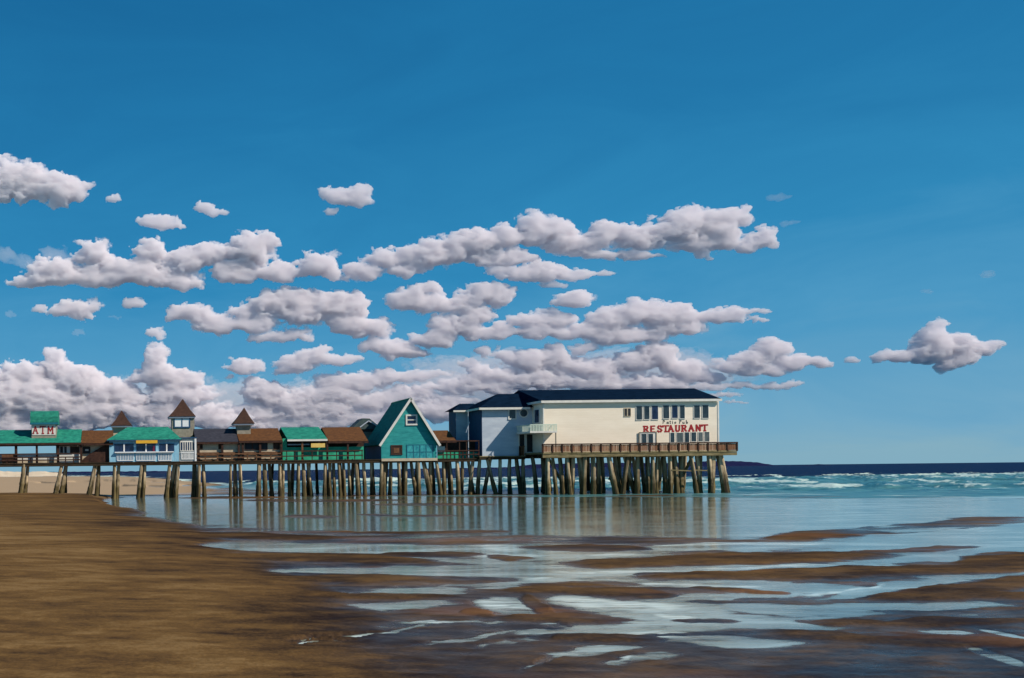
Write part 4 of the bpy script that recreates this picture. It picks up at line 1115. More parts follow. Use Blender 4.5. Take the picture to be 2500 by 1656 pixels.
# cupola
cu = MB(); Yc = F + 1.2
cx0, cx1, cz0, cz1 = rect(77, 137, 1037, 1063, Yc)
zbase = cz0 - 0.4
cu.box(cx0, cx1, Yc, Yc + 2.4, zbase, cz1 + 0.05)
cup = cu.build('cupola', M['grey_shingle'], a)
MB().box(cx0 + 0.05, cx1 - 0.05, Yc - 0.05, Yc + 0.01, cz0 + 0.02, cz1 - 0.02).build('sign_board', M['white'], cup)
rp_ = MB()
zt = W(108, 1003, Yc)[1]; zm = W(108, 1030, Yc)[1]; ze2 = W(108, 1036, Yc)[1]
rx0, rx1 = XX(74, Yc, 1020), XX(141.5, Yc, 1020)
prof = [(Yc - 0.25, ze2), (Yc - 0.22, zm), (Yc - 0.12, zm + 0.55), (Yc + 0.2, zt - 0.15), (Yc + 0.7, zt), (Yc + 1.9, zt), (Yc + 2.4, zt - 0.15), (Yc + 2.7, zm + 0.5), (Yc + 2.8, ze2)]
kk = len(prof)
rp_.v = [(rx0, y, z) for y, z in prof] + [(rx1, y, z) for y, z in prof]
rp_.f = [tuple(range(kk)), tuple(range(2 * kk - 1, kk - 1, -1))] + [(i, (i + 1) % kk, kk + (i + 1) % kk, kk + i) for i in range(kk)]
rp_.build('cupola_roof', M['green_roof'], cup)
MB().box(rx0 - 0.03, rx1 + 0.03, Yc - 0.3, Yc - 0.2, ze2 - 0.05, ze2 + 0.18).build('fascia', M['teal_trim'], cup)
stroke_text(cup, 'lettering', M['red'], 81, 1058.5, 17, 14.5, [(0.0, GL['A']), (1.18, GL['T']), (2.5, GL['M'])], Yc - 0.06, 2.7, 2.4)

railing('railing', 'dark rail along the open green roofed arcade', -300, 199, F + 0.05, LZ,
        [(p, 0.62) for p in (-120, -80, -20, 17, 55, 75, 117, 160, 179)] + [(198, 1.0)], 1.0, [0.30, 0.62, 1.0], 'dark_wood', group='railings along the pier edge')
tag(MB().box(XX(4, F + 0.4), XX(37, F + 0.4), F + 0.3, F + 0.7, LZ, LZ + 0.95).build('storage_bin', M['brown_wood'], None), 'brown wooden bin on the deck behind the first arcade post', 'bin')

# ================================================================ brown roofed shop with dark slanted panel and small turret
s = thing('brown_roof_shop', 'small shop with brown roof and slanting dark panel left of the blue pavilion', 'shop', (XX(236, F + 3), F + 3, LZ))
rf, xa, xb, ze, zr = gable(s, 198, 276, 1082, 1051, F + 0.0, F + 3.5, F + 7.0, M['brown_roof'], fascia='dark_wood')
MB().box(xa + 0.1, xb - 0.1, F + 0.75, F + 6.5, LZ, ze + 0.15).build('wall', M['tan_wall'], s)
window(s, 204, 219, 1092, 1106, F + 0.75, 'dark_wood', 'dark_in', 0.07, label='dark window with a small white notice')
xx0, xx1, zz0, zz1 = rect(208, 216, 1097, 1101, F + 0.75)
MB().box(xx0, xx1, F + 0.71, F + 0.73, zz0, zz1).build('notice', M['white'], s)
p1 = W(262, 1084, F + 0.5); p2 = W(203, 1121, F + 0.5); 
st = MB().prism([(XX(266, F + .5), LZ), (XX(266, F + .5), ze - 0.1), (XX(258, F + .5), ze - 0.12), (XX(221, F + .5), LZ + 1.0), (XX(203, F + .5), LZ + 0.42), (XX(200, F + .5), LZ)], F + 0.45, F + 0.65)  # dark brown slanted panel in front of the wall
st.build('dark_slant_panel', M['dark_wood'], s)
x = XX(198, F + 0.2, 1110)
MB().box(x - 0.12, x + 0.12, F + 0.12, F + 0.34, LZ, ze - 0.05).build('post', M['dark_wood'], s)


def turret(parent, pxc, apex_py, rx0, rx1, eave_py, bx0, bx1, base_py, Y, wall, roof, depth=None, name='cupola', label=None):
    x0, x1, z0, z1 = rect(bx0, bx1, eave_py, base_py, Y)
    d = depth or (x1 - x0)
    body = MB().box(x0, x1, Y, Y + d, z0, z1).build(name, M[wall], parent)
    if label: body['label'] = label
    X0, X1 = XX(rx0, Y, eave_py), XX(rx1, Y, eave_py)
    o = ((X1 - X0) - (x1 - x0)) / 2
    ya, yb = Y - o, Y + d + o
    ym = (ya + yb) / 2
    xa_, za_ = XX(pxc, ym, apex_py), W(pxc, apex_py, ym)[1]
    m = MB()
    ze_ = W((rx0 + rx1) / 2, eave_py, Y)[1]
    c = [(X0, ya, ze_), (X1, ya, ze_), (X1, yb, ze_), (X0, yb, ze_)]
    # slightly bell-cast pyramid
    f = 0.42
    mid_ = [(p[0] + (xa_ - p[0]) * f, p[1] + (ym - p[1]) * f, ze_ + (za_ - ze_) * (f - 0.05)) for p in c]
    for i in range(4):
        j = (i + 1) % 4
        m.poly([c[i], c[j], mid_[j], mid_[i]]); m.poly([mid_[i], mid_[j], (xa_, ym, za_)])
    m.poly([(p[0], p[1], p[2] - 0.0) for p in c[::-1]])
    r_ = m.build('cupola_roof' if name == 'cupola' else 'roof', M[roof], body)
    MB().box(X0 + 0.08, X1 - 0.08, ya + 0.08, yb - 0.08, ze_ - 0.16, ze_ - 0.01).build('trim', M['bluegrey'], r_)
    return body, (x0, x1, z0, z1)


turret(s, 297, 1002, 270, 323, 1040, 274, 305, 1066, F + 4.5, 'tan_wall', 'dark_brown_roof', label='tan cupola with pointed brown roof')

# ================================================================ blue pavilion
b = thing('blue_pavilion', 'light blue pavilion with green hip roof, yellow sign and white balustrade', 'pavilion', (XX(352, F + 2.5), F + 2.5, LZ))
Yp = F + 0.12
bx0, bx1, bz0, bz1 = rect(267, 437, 1072, 1127, Yp)
MB().box(bx0, bx1, Yp, Yp + 5.0, LZ, bz1).build('wall', M['lightblue'], b)
ex0, ex1 = XX(260, Yp - 0.4, 1073), XX(444, Yp - 0.4, 1073)
zee = W(352, 1073.5, Yp - 0.4)[1]; Yr = Yp + 2.6
gx0, gx1 = XX(311, Yr, 1043), XX(410, Yr, 1043); zrr = W(352, 1043, Yr)[1]
m = MB(); ya, yb = Yp - 0.4, Yp + 5.4
m.poly([(ex0, ya, zee), (ex1, ya, zee), (gx1, Yr, zrr), (gx0, Yr, zrr)]).poly([(ex1, yb, zee), (ex0, yb, zee), (gx0, Yr, zrr), (gx1, Yr, zrr)])
m.poly([(ex0, ya, zee), (gx0, Yr, zrr), (ex0, yb, zee)]).poly([(ex1, ya, zee), (ex1, yb, zee), (gx1, Yr, zrr)])
m.poly([(ex0, ya, zee), (ex0, yb, zee), (ex1, yb, zee), (ex1, ya, zee)])
ro = m.build('roof', M['green_roof'], b)
MB().box(ex0 + 0.02, ex1 - 0.02, ya + 0.02, yb - 0.02, zee - 0.12, zee - 0.01).build('fascia', M['blue_trim'], ro)
for w0, w1 in ((281, 325), (334, 379), (390, 424)):
    window(b, w0, w1, 1085, 1102, Yp, 'blue_trim', 'glass_blue', 0.07, (1, 1), 0.05)
    mx_ = (w0 + w1) / 2
    fx0, fx1, fz0, fz1 = rect(mx_ - 1.6, mx_ + 1.6, 1084, 1103, Yp)
    MB().box(fx0, fx1, Yp - 0.09, Yp - 0.055, fz0, fz1).build('mullion', M['foamw'], b)
fx0, fx1, fz0, fz1 = rect(332, 384, 1075.5, 1083, Yp)
MB().box(fx0, fx1, Yp - 0.54, Yp - 0.44, fz0, fz1).build('sign_board', M['yellow'], b)
fx0, fx1, fz0, fz1 = rect(373, 377.5, 1089, 1103, Yp)
MB().box(fx0, fx1, Yp - 0.12, Yp - 0.07, fz0, fz1).build('hanging_cloth', M['maroon'], b)


def balustrade(parent, px0, px1, py0, py1, Y, mat='foamw', n=None, name='balustrade', bw=0.07):
    x0, x1, z0, z1 = rect(px0, px1, py0, py1, Y)
    m = MB()
    m.box(x0 - 0.05, x1 + 0.05, Y - 0.1, Y, z1 - 0.1, z1).box(x0, x1, Y - 0.08, Y - 0.02, z0, z0 + 0.08)
    n = n or int((x1 - x0) / 0.17)
    for i in range(n + 1):
        x = x0 + (x1 - x0) * i / n
        w_ = bw * random.uniform(0.7, 1.25)
        m.box(x - w_ / 2, x + w_ / 2, Y - 0.07, Y - 0.025, z0 + 0.08, z1 - 0.1)
    return m.build(name, M[mat], parent)


fx0, fx1, fz0, fz1 = rect(280, 424, 1103, 1105.5, Yp)
MB().box(fx0, fx1, Yp - 0.3, Yp - 0.02, fz0, fz1).build('counter', M['foamw'], b)
for w0, w1 in ((286, 326), (333, 380), (387, 419)):
    balustrade(b, w0, w1, 1106, 1125.5, Yp - 0.02)

k = thing('white_booth', 'white booth with lattice window attached to the right of the blue pavilion', 'booth', (XX(458, F + 1.5), F + 1.5, LZ))
kx0, kx1, kz0, kz1 = rect(438, 479, 1071, 1127, Yp)
MB().box(kx0 + 0.01, kx1, Yp + 0.02, Yp + 4, LZ, kz1).build('wall', M['white'], k)
MB().box(kx0 + 0.01, kx1 + 0.08, Yp - 0.15, Yp + 4.1, kz1 + 0.005, kz1 + 0.14).build('roof', M['blue_trim'], k)
window(k, 441, 474, 1080, 1100, Yp + 0.02, 'white', 'glass_blue', 0.06, (6, 1), 0.05)
balustrade(k, 443, 473, 1104, 1122, Yp, n=9)
x = XX(477.5, Yp - 0.06, 1110)
MB().box(x - 0.1, x + 0.1, Yp - 0.14, Yp + 0.02, LZ, kz1 - 0.02).build('corner_board', M['foamw'], k)

# big turret
t = thing('tall_turret', 'tallest grey turret with pointed brown roof and open white window', 'turret', (XX(444, F + 5.5), F + 5.5, LZ))
body, (tx0, tx1, tz0, tz1) = turret(t, 446, 974, 411, 478, 1017.5, 420, 475, 1075, F + 5.0, 'grey_shingle', 'dark_brown_roof', name='tower')
MB().box(tx0 + 0.1, tx1 - 0.1, F + 5.1, F + 7.2, LZ, tz0 + 0.1).build('tower_base', M['grey_shingle'], t)
window(t, 427, 462, 1022, 1042, F + 5.0, 'blue_trim', 'bright_pane', 0.12, (2, 1), 0.08, label='pale two light window in blue frame')

# ================================================================ black roofed shop
s = thing('black_roof_shop', 'long shop with black shingle roof and cream front between white booth and brown roof', 'shop', (XX(530, F + 3), F + 3, LZ))
rf, xa, xb, ze, zr = gable(s, 478, 583, 1079, 1047, F + 0.1, F + 3.6, F + 7.1, M['black_roof'], fascia='dark_wood')
MB().box(xa + 0.05, xb, F + 0.5, F + 6.6, LZ, ze + 0.1).build('wall', M['tan_wall'], s)
for p in (489, 534):
    window(s, p, p + 5, 1082, 1096, F + 0.5, 'brown_wood', 'brown_in', 0.04, label='narrow brown shutter')
for p in (485, 543, 583):
    x = XX(p, F + 0.25, 1105)
    MB().box(x - 0.11, x + 0.11, F + 0.14, F + 0.36, LZ, ze - 0.05).build('post', M['dark_wood'], s)
railing('railing', 'brown rail with short posts below the black roof and brown roof shops', 480, 686, F + 0.05, LZ,
        [(p, 0.85) for p in (501, 531, 566, 604, 626, 661)], 1.0, [0.38, 0.78], 'brown_wood', group='railings along the pier edge')
tag(MB().box(XX(486, F + 0.9), XX(684, F + 0.9), F + 0.36, F + 0.44, LZ + 0.62, LZ + 0.98).box(XX(486, F + 0.9), XX(684, F + 0.9), F + 0.36, F + 0.44, LZ + 0.02, LZ + 0.2).build('bench_wall', M['brown_wood']), 'low brown slatted wall behind the rail of the brown roof shops', 'low wall')

# ================================================================ brown roofed shop with third turret
s = thing('brown_roof_shop', 'brown roofed shop with dark windows and pointed cupola, right of the black roof', 'shop', (XX(635, F + 3), F + 3, LZ))
rf, xa, xb, ze, zr = gable(s, 583.5, 690, 1076, 1046, F + 0.05, F + 3.6, F + 7.1, M['brown_roof'], fascia='dark_wood')
MB().box(xa + 0.02, xb - 0.1, F + 0.5, F + 6.6, LZ, ze + 0.1).build('wall', M['tan_wall'], s)
window(s, 599, 652, 1081, 1098, F + 0.5, 'dark_wood', 'dark_in', 0.05, (3, 1), label='wide dark window')
window(s, 668, 682, 1082, 1097, F + 0.5, 'brown_wood', 'brown_in', 0.05, label='small brown window')
for p in (593, 635, 687):
    x = XX(p, F + 0.25, 1105)
    MB().box(x - 0.12, x + 0.12, F + 0.14, F + 0.36, LZ, ze - 0.05).build('post', M['dark_wood'], s)
turret(s, 596, 995, 568, 621, 1035, 579, 612, 1060, F + 2.0, 'grey_shingle', 'dark_brown_roof', label='small grey cupola with pointed brown roof')

# ================================================================ green stall and brown roofed stall left of the A-frame
s = thing('green_stall', 'bright green stall with green roof and yellow menu board', 'stall', (XX(745, F + 3), F + 3, LZ))
rf, xa, xb, ze, zr = gable(s, 702, 799, 1072, 1043, F + 0.0, F + 5.0, F + 10, M['green_roof'], fascia='white')
m = MB(); y0 = F + 0.7
bot = LZ + 1.45; top_ = ze - 0.35
m.box(XX(690, y0), XX(798, y0), y0, y0 + 0.12, LZ, bot)
m.box(XX(690, y0), XX(700, y0), y0, y0 + 0.12, bot, ze + 0.1)
m.box(XX(690, y0), XX(694, y0), y0 + 0.13, y0 + 6, LZ, ze + 0.1).box(XX(694, y0), XX(798, y0), y0 + 5.9, y0 + 6, LZ, ze + 0.1)
m.build('wall', M['green_wall'], s)
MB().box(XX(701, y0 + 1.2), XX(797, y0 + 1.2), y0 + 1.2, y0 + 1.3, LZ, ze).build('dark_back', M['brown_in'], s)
x0, x1, z0, z1 = rect(757, 791, 1083, 1093, y0)
MB().box(x0, x1, y0 - 0.62, y0 - 0.55, z0, z1).build('menu_board', M['pale_yellow'], s)
x0, x1, z0, z1 = rect(703, 757, 1084, 1087, y0)
MB().box(x0, x1, y0 + 0.3, y0 + 0.4, z0, z1).build('shelf', M['bluegrey'], s)
s2 = thing('brown_roof_stall', 'brown roofed stall with green counter beside the dark wall of the A-frame hut', 'stall', (XX(845, F + 3), F + 3, LZ))
rf, xa, xb, ze2_, zr = gable(s2, 802, 899, 1077, 1043, F + 0.1, F + 4.0, F + 8, M['brown_roof'], fascia='dark_wood')
MB().box(XX(798.5, y0), XX(888, y0), y0 + 0.02, y0 + 0.12, LZ, bot).build('counter', M['green_wall'], s2)
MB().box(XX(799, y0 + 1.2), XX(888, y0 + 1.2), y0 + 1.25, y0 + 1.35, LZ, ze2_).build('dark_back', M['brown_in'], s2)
for p in (799, 849):
    x = XX(p, F + 0.25, 1105)
    MB().box(x - 0.1, x + 0.1, F + 0.14, F + 0.34, LZ, ze2_ - 0.1).build('post', M['dark_wood'], s2)
for p in (738,):
    x = XX(p, F + 0.25, 1105)
    MB().box(x - 0.1, x + 0.1, F + 0.14, F + 0.34, LZ, ze - 0.1).build('post', M['brown_wood'], s)
railing('railing', 'thin dark rail in front of the green stalls', 688, 886, F + 0.05, LZ,
        [(p, 1.05) for p in (700, 720, 762, 822, 866, 884)], 1.0, [0.45, 1.0], 'dark_wood', group='railings along the pier edge', t=0.09)
g = thing('grey_gabled_house', 'grey gabled roof peeking over the brown roof left of the A-frame hut', 'house', (XX(895, F + 12), F + 10.5, LZ))
Yg = F + 9
gx = lambda p: XX(p, Yg, 1040)
za = W(900, 1022, Yg)[1]; zb = W(900, 1048, Yg)[1]
MB().prism([(gx(858), zb), (gx(888), za + 0.05), (gx(905), za + 0.02), (gx(932), zb + 0.2), (gx(932), zb - .3), (gx(858), zb - .3)], Yg + 0.5, Yg + 3.2).build('roof', M['grey_roof'], g)
MB().prism([(gx(876), zb + 0.1), (gx(899), za - 0.32), (gx(930), zb + 0.1), (gx(930), zb), (gx(876), zb)], Yg - 0.1, Yg + 0.45).build('dormer', M['grey_roof'], g)
mt = MB()
for p, q in (((876, 1045), (899, 1028)), ((899, 1028), (926, 1044))):
    A = W(p[0], p[1], Yg); B = W(q[0], q[1], Yg); mt.bar((A[0], Yg - 0.2, A[1]), (B[0], Yg - 0.2, B[1]), 0.16, 0.12)
mt.build('rake_trim', M['bluegrey'], g)
MB().box(gx(862), gx(928), Yg + 0.6, Yg + 3.0, LZ, zb - 0.3).build('wall', M['grey_shingle'], g)

# ================================================================ A-frame hut
h_ = thing('a_frame_hut', 'tall teal hut with steep green gable roof and white trim', 'hut', (XX(1000, F + 3), F + 3.5, LZ))
Yh = F + 0.1; Yhb = F + 7.4
hx0, hx1 = XX(931, Yh, 1105), XX(1066, Yh, 1105)
zev = W(1000, 1079, Yh)[1]; zap = W(1001, 974, Yh)[1]; xm = XX(1001, Yh, 975)
MB().prism([(hx0, LZ), (hx0, zev), (xm, zap - 0.1), (hx1, zev), (hx1, LZ)], Yh, Yh + 0.2).build('front_wall', M['teal_wall'], h_)
MB().box(hx0 - 0.0, hx0 + 0.15, Yh + 0.205, Yhb, LZ, zev).build('side_wall', M['navy_shade'], h_)['label'] = 'side wall with shade painted in dark navy'
MB().box(hx1 - 0.15, hx1, Yh + 0.205, Yhb, LZ, zev).build('side_wall', M['teal_wall'], h_)
MB().prism([(hx0, LZ), (hx0, zev), (xm, zap - 0.1), (hx1, zev), (hx1, LZ)], Yhb + 0.005, Yhb + 0.2).build('rear_wall', M['teal_wall'], h_)
oy = 0.35
def roof_side(sgn, xe):
    ex = xe + sgn * 0.28; ez = zev - 0.28 * (zap - zev) / abs(xm - xe)
    q = [(ex, Yh - oy, ez + 0.12), (xm, Yh - oy, zap + 0.12), (xm, Yhb + oy, zap + 0.12), (ex, Yhb + oy, ez + 0.12)]
    mb = MB().slab(q, 0.2)
    o = mb.build('roof', M['green_roof'], h_)
    t_ = MB().bar((ex, Yh - oy - 0.06, ez - 0.02), (xm, Yh - oy - 0.06, zap + 0.0), 0.10, 0.26)
    t_.build('rake_trim', M['white'], o)
roof_side(-1, hx0); roof_side(1, hx1)
window(h_, 994, 1015, 1016, 1035, Yh, 'white', 'glass_blue', 0.17, (1, 2), 0.08, label='white framed loft window')
window(h_, 957, 979, 1090, 1108, Yh, 'dark_wood', 'brown_in', 0.14, (1, 1), 0.06, label='brown framed window with ochre blind')
x0, x1, z0, z1 = rect(961, 974, 1094, 1106, Yh)
MB().box(x0, x1, Yh - 0.05, Yh - 0.03, z0, z1).build('blind', M['brown_wood'], h_)
window(h_, 994, 1056, 1087, 1121, Yh, 'teal_trim', 'glass_teal', 0.07, (4, 2), 0.05, label='large teal window wall of eight panes')
MB().box(hx0 - 0.03, hx1 + 0.03, Yh - 0.2, Yh - 0.01, LZ - 0.24, LZ + 0.06).build('sill_beam', M['tan_wall'], h_)

# ================================================================ gap right of the hut
s = thing('brown_roof_stall', 'low brown roofed stall between the A-frame hut and the restaurant', 'stall', (XX(1100, F + 4), F + 4, LZ))
rf, xa, xb, ze, zr = gable(s, 1062, 1114, 1076, 1051, F + 0.6, F + 3.6, F + 6.6, M['brown_roof'], fascia='dark_wood')
MB().box(XX(1068, F + 1.5), XX(1168, F + 1.5), F + 1.5, F + 1.6, LZ, LZ + 0.72).build('counter', M['green_wall'], s)
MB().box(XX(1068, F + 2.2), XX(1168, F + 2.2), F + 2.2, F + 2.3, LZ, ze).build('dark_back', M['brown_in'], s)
x0, x1, z0, z1 = rect(1069, 1086, 1090, 1104, F + 1.4)
MB().box(x0, x1, F + 1.35, F + 1.45, z0, z1).build('notice_board', M['foamw'], s)
r = railing('railing', 'brown rail with tall posts between the A-frame hut and the restaurant', 1068, 1170, F + 0.05, LZ + 0.0,
        [(p, 0.85) for p in (1082, 1100, 1130, 1156)] + [(p, 2.0) for p in (1091, 1122, 1139, 1169)], 1.0, [0.42, 0.85, 1.95], 'dark_wood', group='railings along the pier edge', t=0.1)
pl = MB()
x = XX(1143, F + 0.6, 1040)
pl.cyl((x, F + 0.6, LZ), (x, F + 0.6, W(1143, 1003, F + 0.6)[1]), 0.06, 8, 0.03)
po = pl.build('mast', M['bluegrey']); tag(po, 'slender pale mast standing in front of the dark shade-painted side wall', 'mast')
MB().bar((x - 0.25, F + 0.6, LZ + 2.9), (x + 0.15, F + 0.6, LZ + 4.1), 0.05).build('stay', M['bluegrey'], po)

# ================================================================ restaurant
R = thing('restaurant', 'large white two storey restaurant with navy roof and red RESTAURANT lettering on the pier end', 'restaurant', (XX(1500, FR + 9), FR + 9, RZ))
Yw = FR + 2.0; Yl = F; Yback = FR + 15.5
wx0, wx1, _, wz1 = rect(1326, 1755, 977, 1090, Yw)
MB().box(wx0, wx1, Yw, Yback, RZ, wz1).build('wall', M['cream'], R)
# left block
lx0 = XX(1177, Yl, 1050); lz1 = W(1240, 996, Yl)[1]
lx1 = wx0 - 0.005
MB().box(lx0, lx1, Yl, Yl + 6.0, LZ + 0.2, lz1).build('wall', M['bluegrey'], R)['label'] = 'blue grey wall of the lower left block'
MB().box(lx0 - 0.04, lx0 - 0.003, Yl - 0.02, Yl + 6.0, LZ + 0.2, lz1 - 0.01).build('shade_boards', M['side_shade'], R)['label'] = 'side wall with shade painted in dark blue'  # thin dark sheet carrying the painted shade of this face
# main roof (hipped right end)
ez = wz1 + 0.02; ov = 0.35
ex0, ex1 = wx0 - ov, wx1 + ov * 0.3; ya, yb = Yw - ov, Yback + ov
Yrg = (ya + yb) / 2
zrg = W(1500, 950.5, Yrg)[1]
rx0 = wx0 + 1.0; rx1 = XX(1695, Yrg, 947)
rx0 = XX(1265, Yrg, 957)
m = MB()
m.poly([(ex0, ya, ez), (ex1, ya, ez), (rx1, Yrg, zrg), (rx0, Yrg, zrg)]).poly([(ex1, yb, ez), (ex0, yb, ez), (rx0, Yrg, zrg), (rx1, Yrg, zrg)])
m.poly([(ex1, ya, ez), (ex1, yb, ez), (rx1, Yrg, zrg)]).poly([(ex0, ya, ez), (rx0, Yrg, zrg), (ex0, yb, ez)]).poly([(ex0, ya, ez), (ex0, yb, ez), (ex1, yb, ez), (ex1, ya, ez)])
ro = m.build('roof', M['navy_roof'], R)
MB().box(ex0 + 0.01, ex1 + 0.05, ya - 0.06, ya + 0.1, ez - 0.26, ez - 0.004).build('fascia', M['white'], ro)
MB().box(ex0 - 0.05, ex0 + 0.1, ya + 0.11, Yl + 1, ez - 0.25, ez - 0.006).build('fascia', M['white'], ro)
# left block roof
la0, la1 = lx0 - 0.45, wx0 + 1.5
lya, lyb = Yl - 0.5, Yl + 6.6; lyr = (lya + lyb) / 2
lez = lz1 + 0.02
lrz = W(1230, 962, lyr)[1]; lr0, lr1 = XX(1214, lyr, 962), wx0 + 3.2
m = MB()
m.poly([(la0, lya, lez), (la1, lya, lez), (lr1, lyr, lrz), (lr0, lyr, lrz)]).poly([(la1, lyb, lez), (la0, lyb, lez), (lr0, lyr, lrz), (lr1, lyr, lrz)])
m.poly([(la0, lya, lez), (lr0, lyr, lrz), (la0, lyb, lez)]).poly([(la0, lya, lez), (la0, lyb, lez), (la1, lyb, lez), (la1, lya, lez)])
ro2 = m.build('roof', M['navy_roof'], R)
MB().box(la0 - 0.03, ex0 - 0.06, lya - 0.06, lya + 0.1, lez - 0.24, lez - 0.004).build('fascia', M['white'], ro2)
MB().box(la0 - 0.06, la0 + 0.08, lya + 0.11, lyb - 0.1, lez - 0.23, lez - 0.006).build('fascia', M['white'], ro2)
# annex behind on the left
Ya = Yl + 4.2
ax0 = XX(1113, Ya, 1050); az1 = W(1120, 1003, Ya)[1]
MB().box(ax0, lx0 - 0.01, Ya, Ya + 2.4, LZ + 0.1, az1).build('annex_wall', M['bluegrey'], R)
MB().box(ax0 - 0.04, ax0 - 0.003, Ya - 0.02, Ya + 2.41, LZ + 0.1, az1 - 0.01).build('shade_boards', M['side_shade'], R)  # same painted shade on the annex side
m = MB(); a0, a1 = ax0 - 0.4, lx0 + 1.0; y_a, y_b = Ya - 0.5, Ya + 2.9; ym_ = (y_a + y_b) / 2
arz = W(1130, 986, ym_)[1]; e_z = az1 + 0.02
ar0, ar1 = XX(1122, ym_, 987), lx0 + 1.0
m.poly([(a0, y_a, e_z), (a1, y_a, e_z), (ar1, ym_, arz), (ar0, ym_, arz)]).poly([(a1, y_b, e_z), (a0, y_b, e_z), (ar0, ym_, arz), (ar1, ym_, arz)])
m.poly([(a0, y_a, e_z), (ar0, ym_, arz), (a0, y_b, e_z)]).poly([(a0, y_a, e_z), (a0, y_b, e_z), (a1, y_b, e_z), (a1, y_a, e_z)])
ro3 = m.build('annex_roof', M['navy_roof'], R)
MB().box(a0 - 0.03, lx0 - 0.1, y_a - 0.05, y_a + 0.08, e_z - 0.2, e_z - 0.004).build('fascia', M['white'], ro3)
# windows of the white front
window(R, 1524, 1539, 998, 1016, Yw, 'tan_wall', 'dark_in', 0.05, (2, 1), 0.05, label='small grey sash window')
for p0, p1, q0, q1 in ((1553, 1567, 992, 1025), (1572, 1585, 992, 1024), (1591, 1606, 991, 1024), (1618.5, 1633, 990, 1022), (1640, 1654, 990, 1021), (1659.5, 1671, 990, 1022), (1694, 1708, 990, 1021), (1714.5, 1729, 989.5, 1021)):
    window(R, p0, p1, q0, q1, Yw, 'white', random.choice(['glass', 'glass', 'glass_blue']), 0.06, (1, 1), 0.05)
for p0, p1, q0, q1 in ((1636.5, 1646, 1057, 1078), (1652, 1667, 1057, 1078), (1671.5, 1682, 1056, 1078), (1687.5, 1699, 1056, 1076), (1704.5, 1715, 1056, 1076), (1720, 1731, 1055, 1076)):
    window(R, p0, p1, q0, q1 + 2, Yw, 'white', random.choice(['glass', 'glass_b']), 0.05, (1, 1), 0.05)
x0, x1, z0, z1 = rect(1560, 1601, 1056, 1090, Yw)
MB().box(x0, x1, Yw - 0.1, Yw + 0.01, RZ, z1).build('door_surround', M['white'], R)
MB().box(x0 - 0.05, x1 + 0.05, Yw - 0.16, Yw - 0.102, z1 - 0.02, z1 + 0.05).box(x0 - 0.05, x0 + 0.03, Yw - 0.16, Yw - 0.102, RZ, z1 - 0.02).box(x1 - 0.03, x1 + 0.05, Yw - 0.16, Yw - 0.102, RZ, z1 - 0.02).build('door_frame', M['grey_shingle'], R)
for p0, p1 in ((1566.5, 1578), (1582.5, 1594)):
    window(R, p0, p1, 1059.5, 1086, Yw - 0.1, 'white', 'glass', 0.04, (1, 1), 0.04, name='door')
stroke_text(R, 'restaurant_lettering', M['red'], 1572, 1055.3, 14.2, 15.2,
            [(0.0, GL['R']), (1.10, GL['E']), (2.20, GL['S']), (3.05, GL['T']), (3.95, GL['A']), (5.08, GL['U']), (6.12, GL['R']), (7.22, GL['A']), (8.38, GL['N']), (9.32, GL['T'])], Yw, 4.3, 3.3, slope=-0.022)
stroke_text(R, 'script_lettering', M['black'], 1618, 1035, 8.5, 9.5,
            [(0.0, GL['P']), (1.0, GL['a']), (1.75, GL['t']), (2.45, GL['i']), (3.0, GL['o']), (4.25, GL['P']), (5.1, GL['u']), (6.0, GL['b'])], Yw, 1.3, 1.2, slope=-0.01)
# left block openings
window(R, 1243, 1258, 1001, 1022, Yl, 'white', 'glass', 0.13, (1, 1), 0.07, label='white framed upper window')
cxr, czr = W(1278, 1009, Yl)
rw = MB().cyl((cxr, Yl - 0.08, czr), (cxr, Yl + 0.02, czr), 0.52, 24).build('round_window', M['white'], R)
MB().cyl((cxr, Yl - 0.11, czr), (cxr, Yl - 0.082, czr), 0.40, 24).build('pane', M['glass'], rw)
# upper door on the side face of the white block
sx = wx0
dz0 = W(1310, 1034, Yw + 1.5)[1]; dz1 = W(1310, 1001, Yw + 1.5)[1]
df = MB().box(sx - 0.07, sx + 0.0, Yw + 0.7, Yw + 2.3, dz0, dz1 + 0.1).build('side_door', M['white'], R)
MB().box(sx - 0.09, sx - 0.072, Yw + 0.95, Yw + 2.05, dz0 + 0.1, dz1).build('pane', M['glass_blue'], df)
# porch doors under the balcony
for p0, p1 in ((1268, 1280), (1286, 1301), (1308, 1322)):
    window(R, p0, p1, 1061, 1104, Yl - 0.02, 'white', 'dark_in', 0.12, (1, 1), 0.05, name='door')
# balcony
by0 = Yw - 1.1
bx0_, bx1_ = XX(1294, by0, 1045), XX(1360, by0, 1045)
fz = W(1326, 1057, by0)[1]; tz = W(1326, 1036, by0)[1]
bal = MB().box(bx0_, bx1_, by0, Yw - 0.005, fz, fz + 0.2).box(bx0_, wx0 - 0.1, Yw - 0.003, Yl - 0.1, fz, fz + 0.2).build('balcony', M['white'], R)
m = MB()
m.box(bx0_, bx1_, by0 + 0.01, by0 + 0.09, tz - 0.09, tz)
m.box(bx0_ + 0.0, bx0_ + 0.08, by0 + 0.1, Yl - 0.1, tz - 0.09, tz).box(bx1_ - 0.08, bx1_, by0 + 0.1, Yw - 0.02, tz - 0.09, tz)
nb = 17
for i in range(nb + 1):
    x = bx0_ + 0.04 + (bx1_ - bx0_ - 0.08) * i / nb
    m.box(x - 0.045, x + 0.045, by0 + 0.02, by0 + 0.07, fz + 0.2, tz - 0.09)
for yy in np.arange(by0 + 0.3, Yl - 0.2, 0.3):
    m.box(bx0_ + 0.01, bx0_ + 0.06, yy, yy + 0.08, fz + 0.2, tz - 0.09)
m.build('balcony_railing', M['palegreen'], bal)
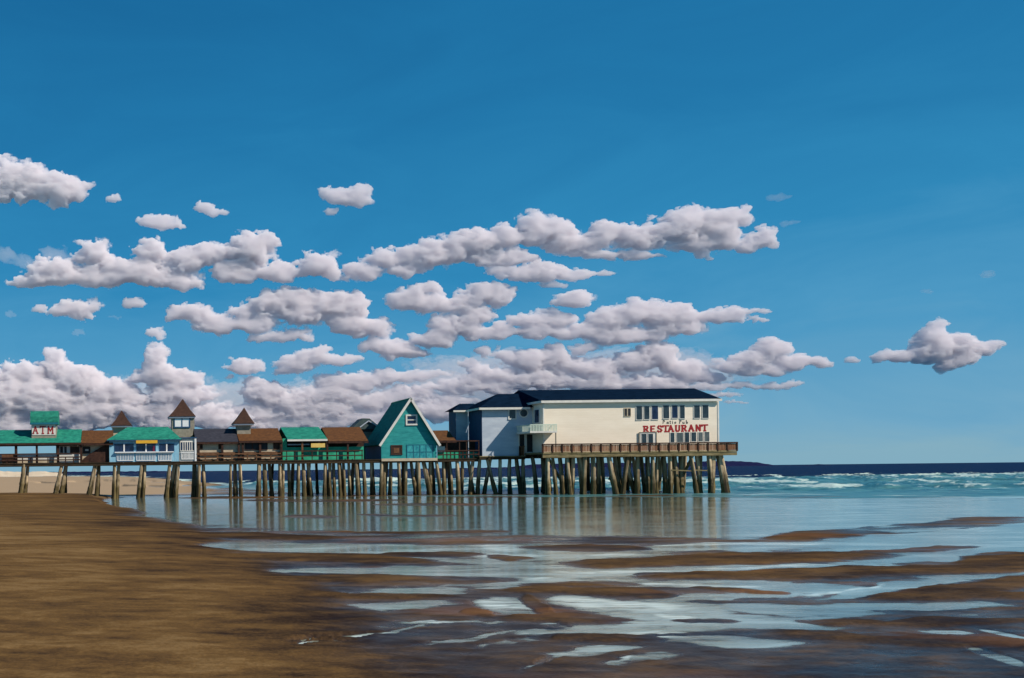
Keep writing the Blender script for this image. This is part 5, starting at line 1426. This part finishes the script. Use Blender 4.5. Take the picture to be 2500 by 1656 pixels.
MB().box(bx1_ - 0.16, bx1_ - 0.06, by0 + 0.05, by0 + 0.15, RZ, fz).build('balcony_post', M['grey_shingle'], bal)
# faint board joints on the front, drain pipe at the corner
MB().box(wx1 - 0.14, wx1 + 0.02, Yw - 0.04, Yw - 0.003, RZ, wz1 - 0.28).build('corner_board', M['white'], R)
MB().box(wx0 - 0.02, wx0 + 0.12, Yw - 0.04, Yw - 0.003, RZ, wz1 - 0.28).build('corner_board', M['white'], R)

# deck railing of the restaurant: plank panels between posts
Yq = FR + 0.03
d = thing('plank_railing', 'red brown plank railing along the front of the restaurant deck', 'railing', (XX(1560, Yq), Yq, RZ), 'plank railings of the restaurant')
ptop = W(1560, 1082, Yq)[1]
np_ = 20
xs = [xr0 + (xr1 - xr0) * i / np_ for i in range(np_ + 1)]
for a_, b_ in zip(xs[:-1], xs[1:]):
    m = MB(); n = 6
    for i in range(n):
        w_ = (b_ - a_ - 0.16) / n
        xx = a_ + 0.08 + i * w_
        m.box(xx + 0.012, xx + w_ - random.uniform(0.012, 0.04), Yq + random.uniform(0, 0.03), Yq + 0.06, RZ + 0.02, ptop - 0.14)
    m.build('plank_panel', M['red_wood'], d)
for x in xs:
    MB().box(x - 0.07, x + 0.07, Yq - 0.06, Yq + 0.1, RZ - 0.1, ptop - 0.11).build('post', M['dark_wood'], d)
MB().box(xr0 - 0.05, xr1 + 0.05, Yq - 0.1, Yq + 0.16, ptop - 0.11, ptop + 0.02).build('top_rail', M['dark_wood'], d)
d2 = thing('plank_railing', 'plank railing closing the seaward end of the restaurant deck', 'railing', (xr1, Yq + 3, RZ), 'plank railings of the restaurant')
m = MB()
for yy in np.arange(Yq + 0.25, FR + 16.5, 0.2):
    m.box(xr1 - 0.05, xr1, yy, yy + 0.17, RZ + 0.02, ptop - 0.14)
m.build('plank_panel', M['red_wood'], d2)
MB().box(xr1 - 0.15, xr1 + 0.06, Yq + 0.17, FR + 16.6, ptop - 0.11, ptop + 0.02).build('top_rail', M['dark_wood'], d2)
d3 = thing('porch_railing', 'dark brown plank railing in front of the porch doors under the balcony', 'railing', (XX(1296, F), F - 0.2, LZ), 'plank railings of the restaurant')
q0, q1 = XX(1269, F - 0.25, 1100), xr0 - 0.1
m = MB(); n = 18
for i in range(n):
    xx = q0 + (q1 - q0) * i / n
    m.box(xx, xx + (q1 - q0) / n - 0.05, F - 0.27, F - 0.22, LZ + 0.25, LZ + 1.2)
m.build('plank_panel', M['brown_wood'], d3)
MB().box(q0 - 0.05, q1, F - 0.32, F - 0.18, LZ + 1.205, LZ + 1.3).build('top_rail', M['brown_wood'], d3)
for x in (q0, (q0 + q1) / 2 - 0.3, q1 - 0.15):
    MB().box(x - 0.08, x + 0.08, F - 0.36, F - 0.28, LZ + 0.2, LZ + 1.2).build('post', M['brown_wood'], d3)
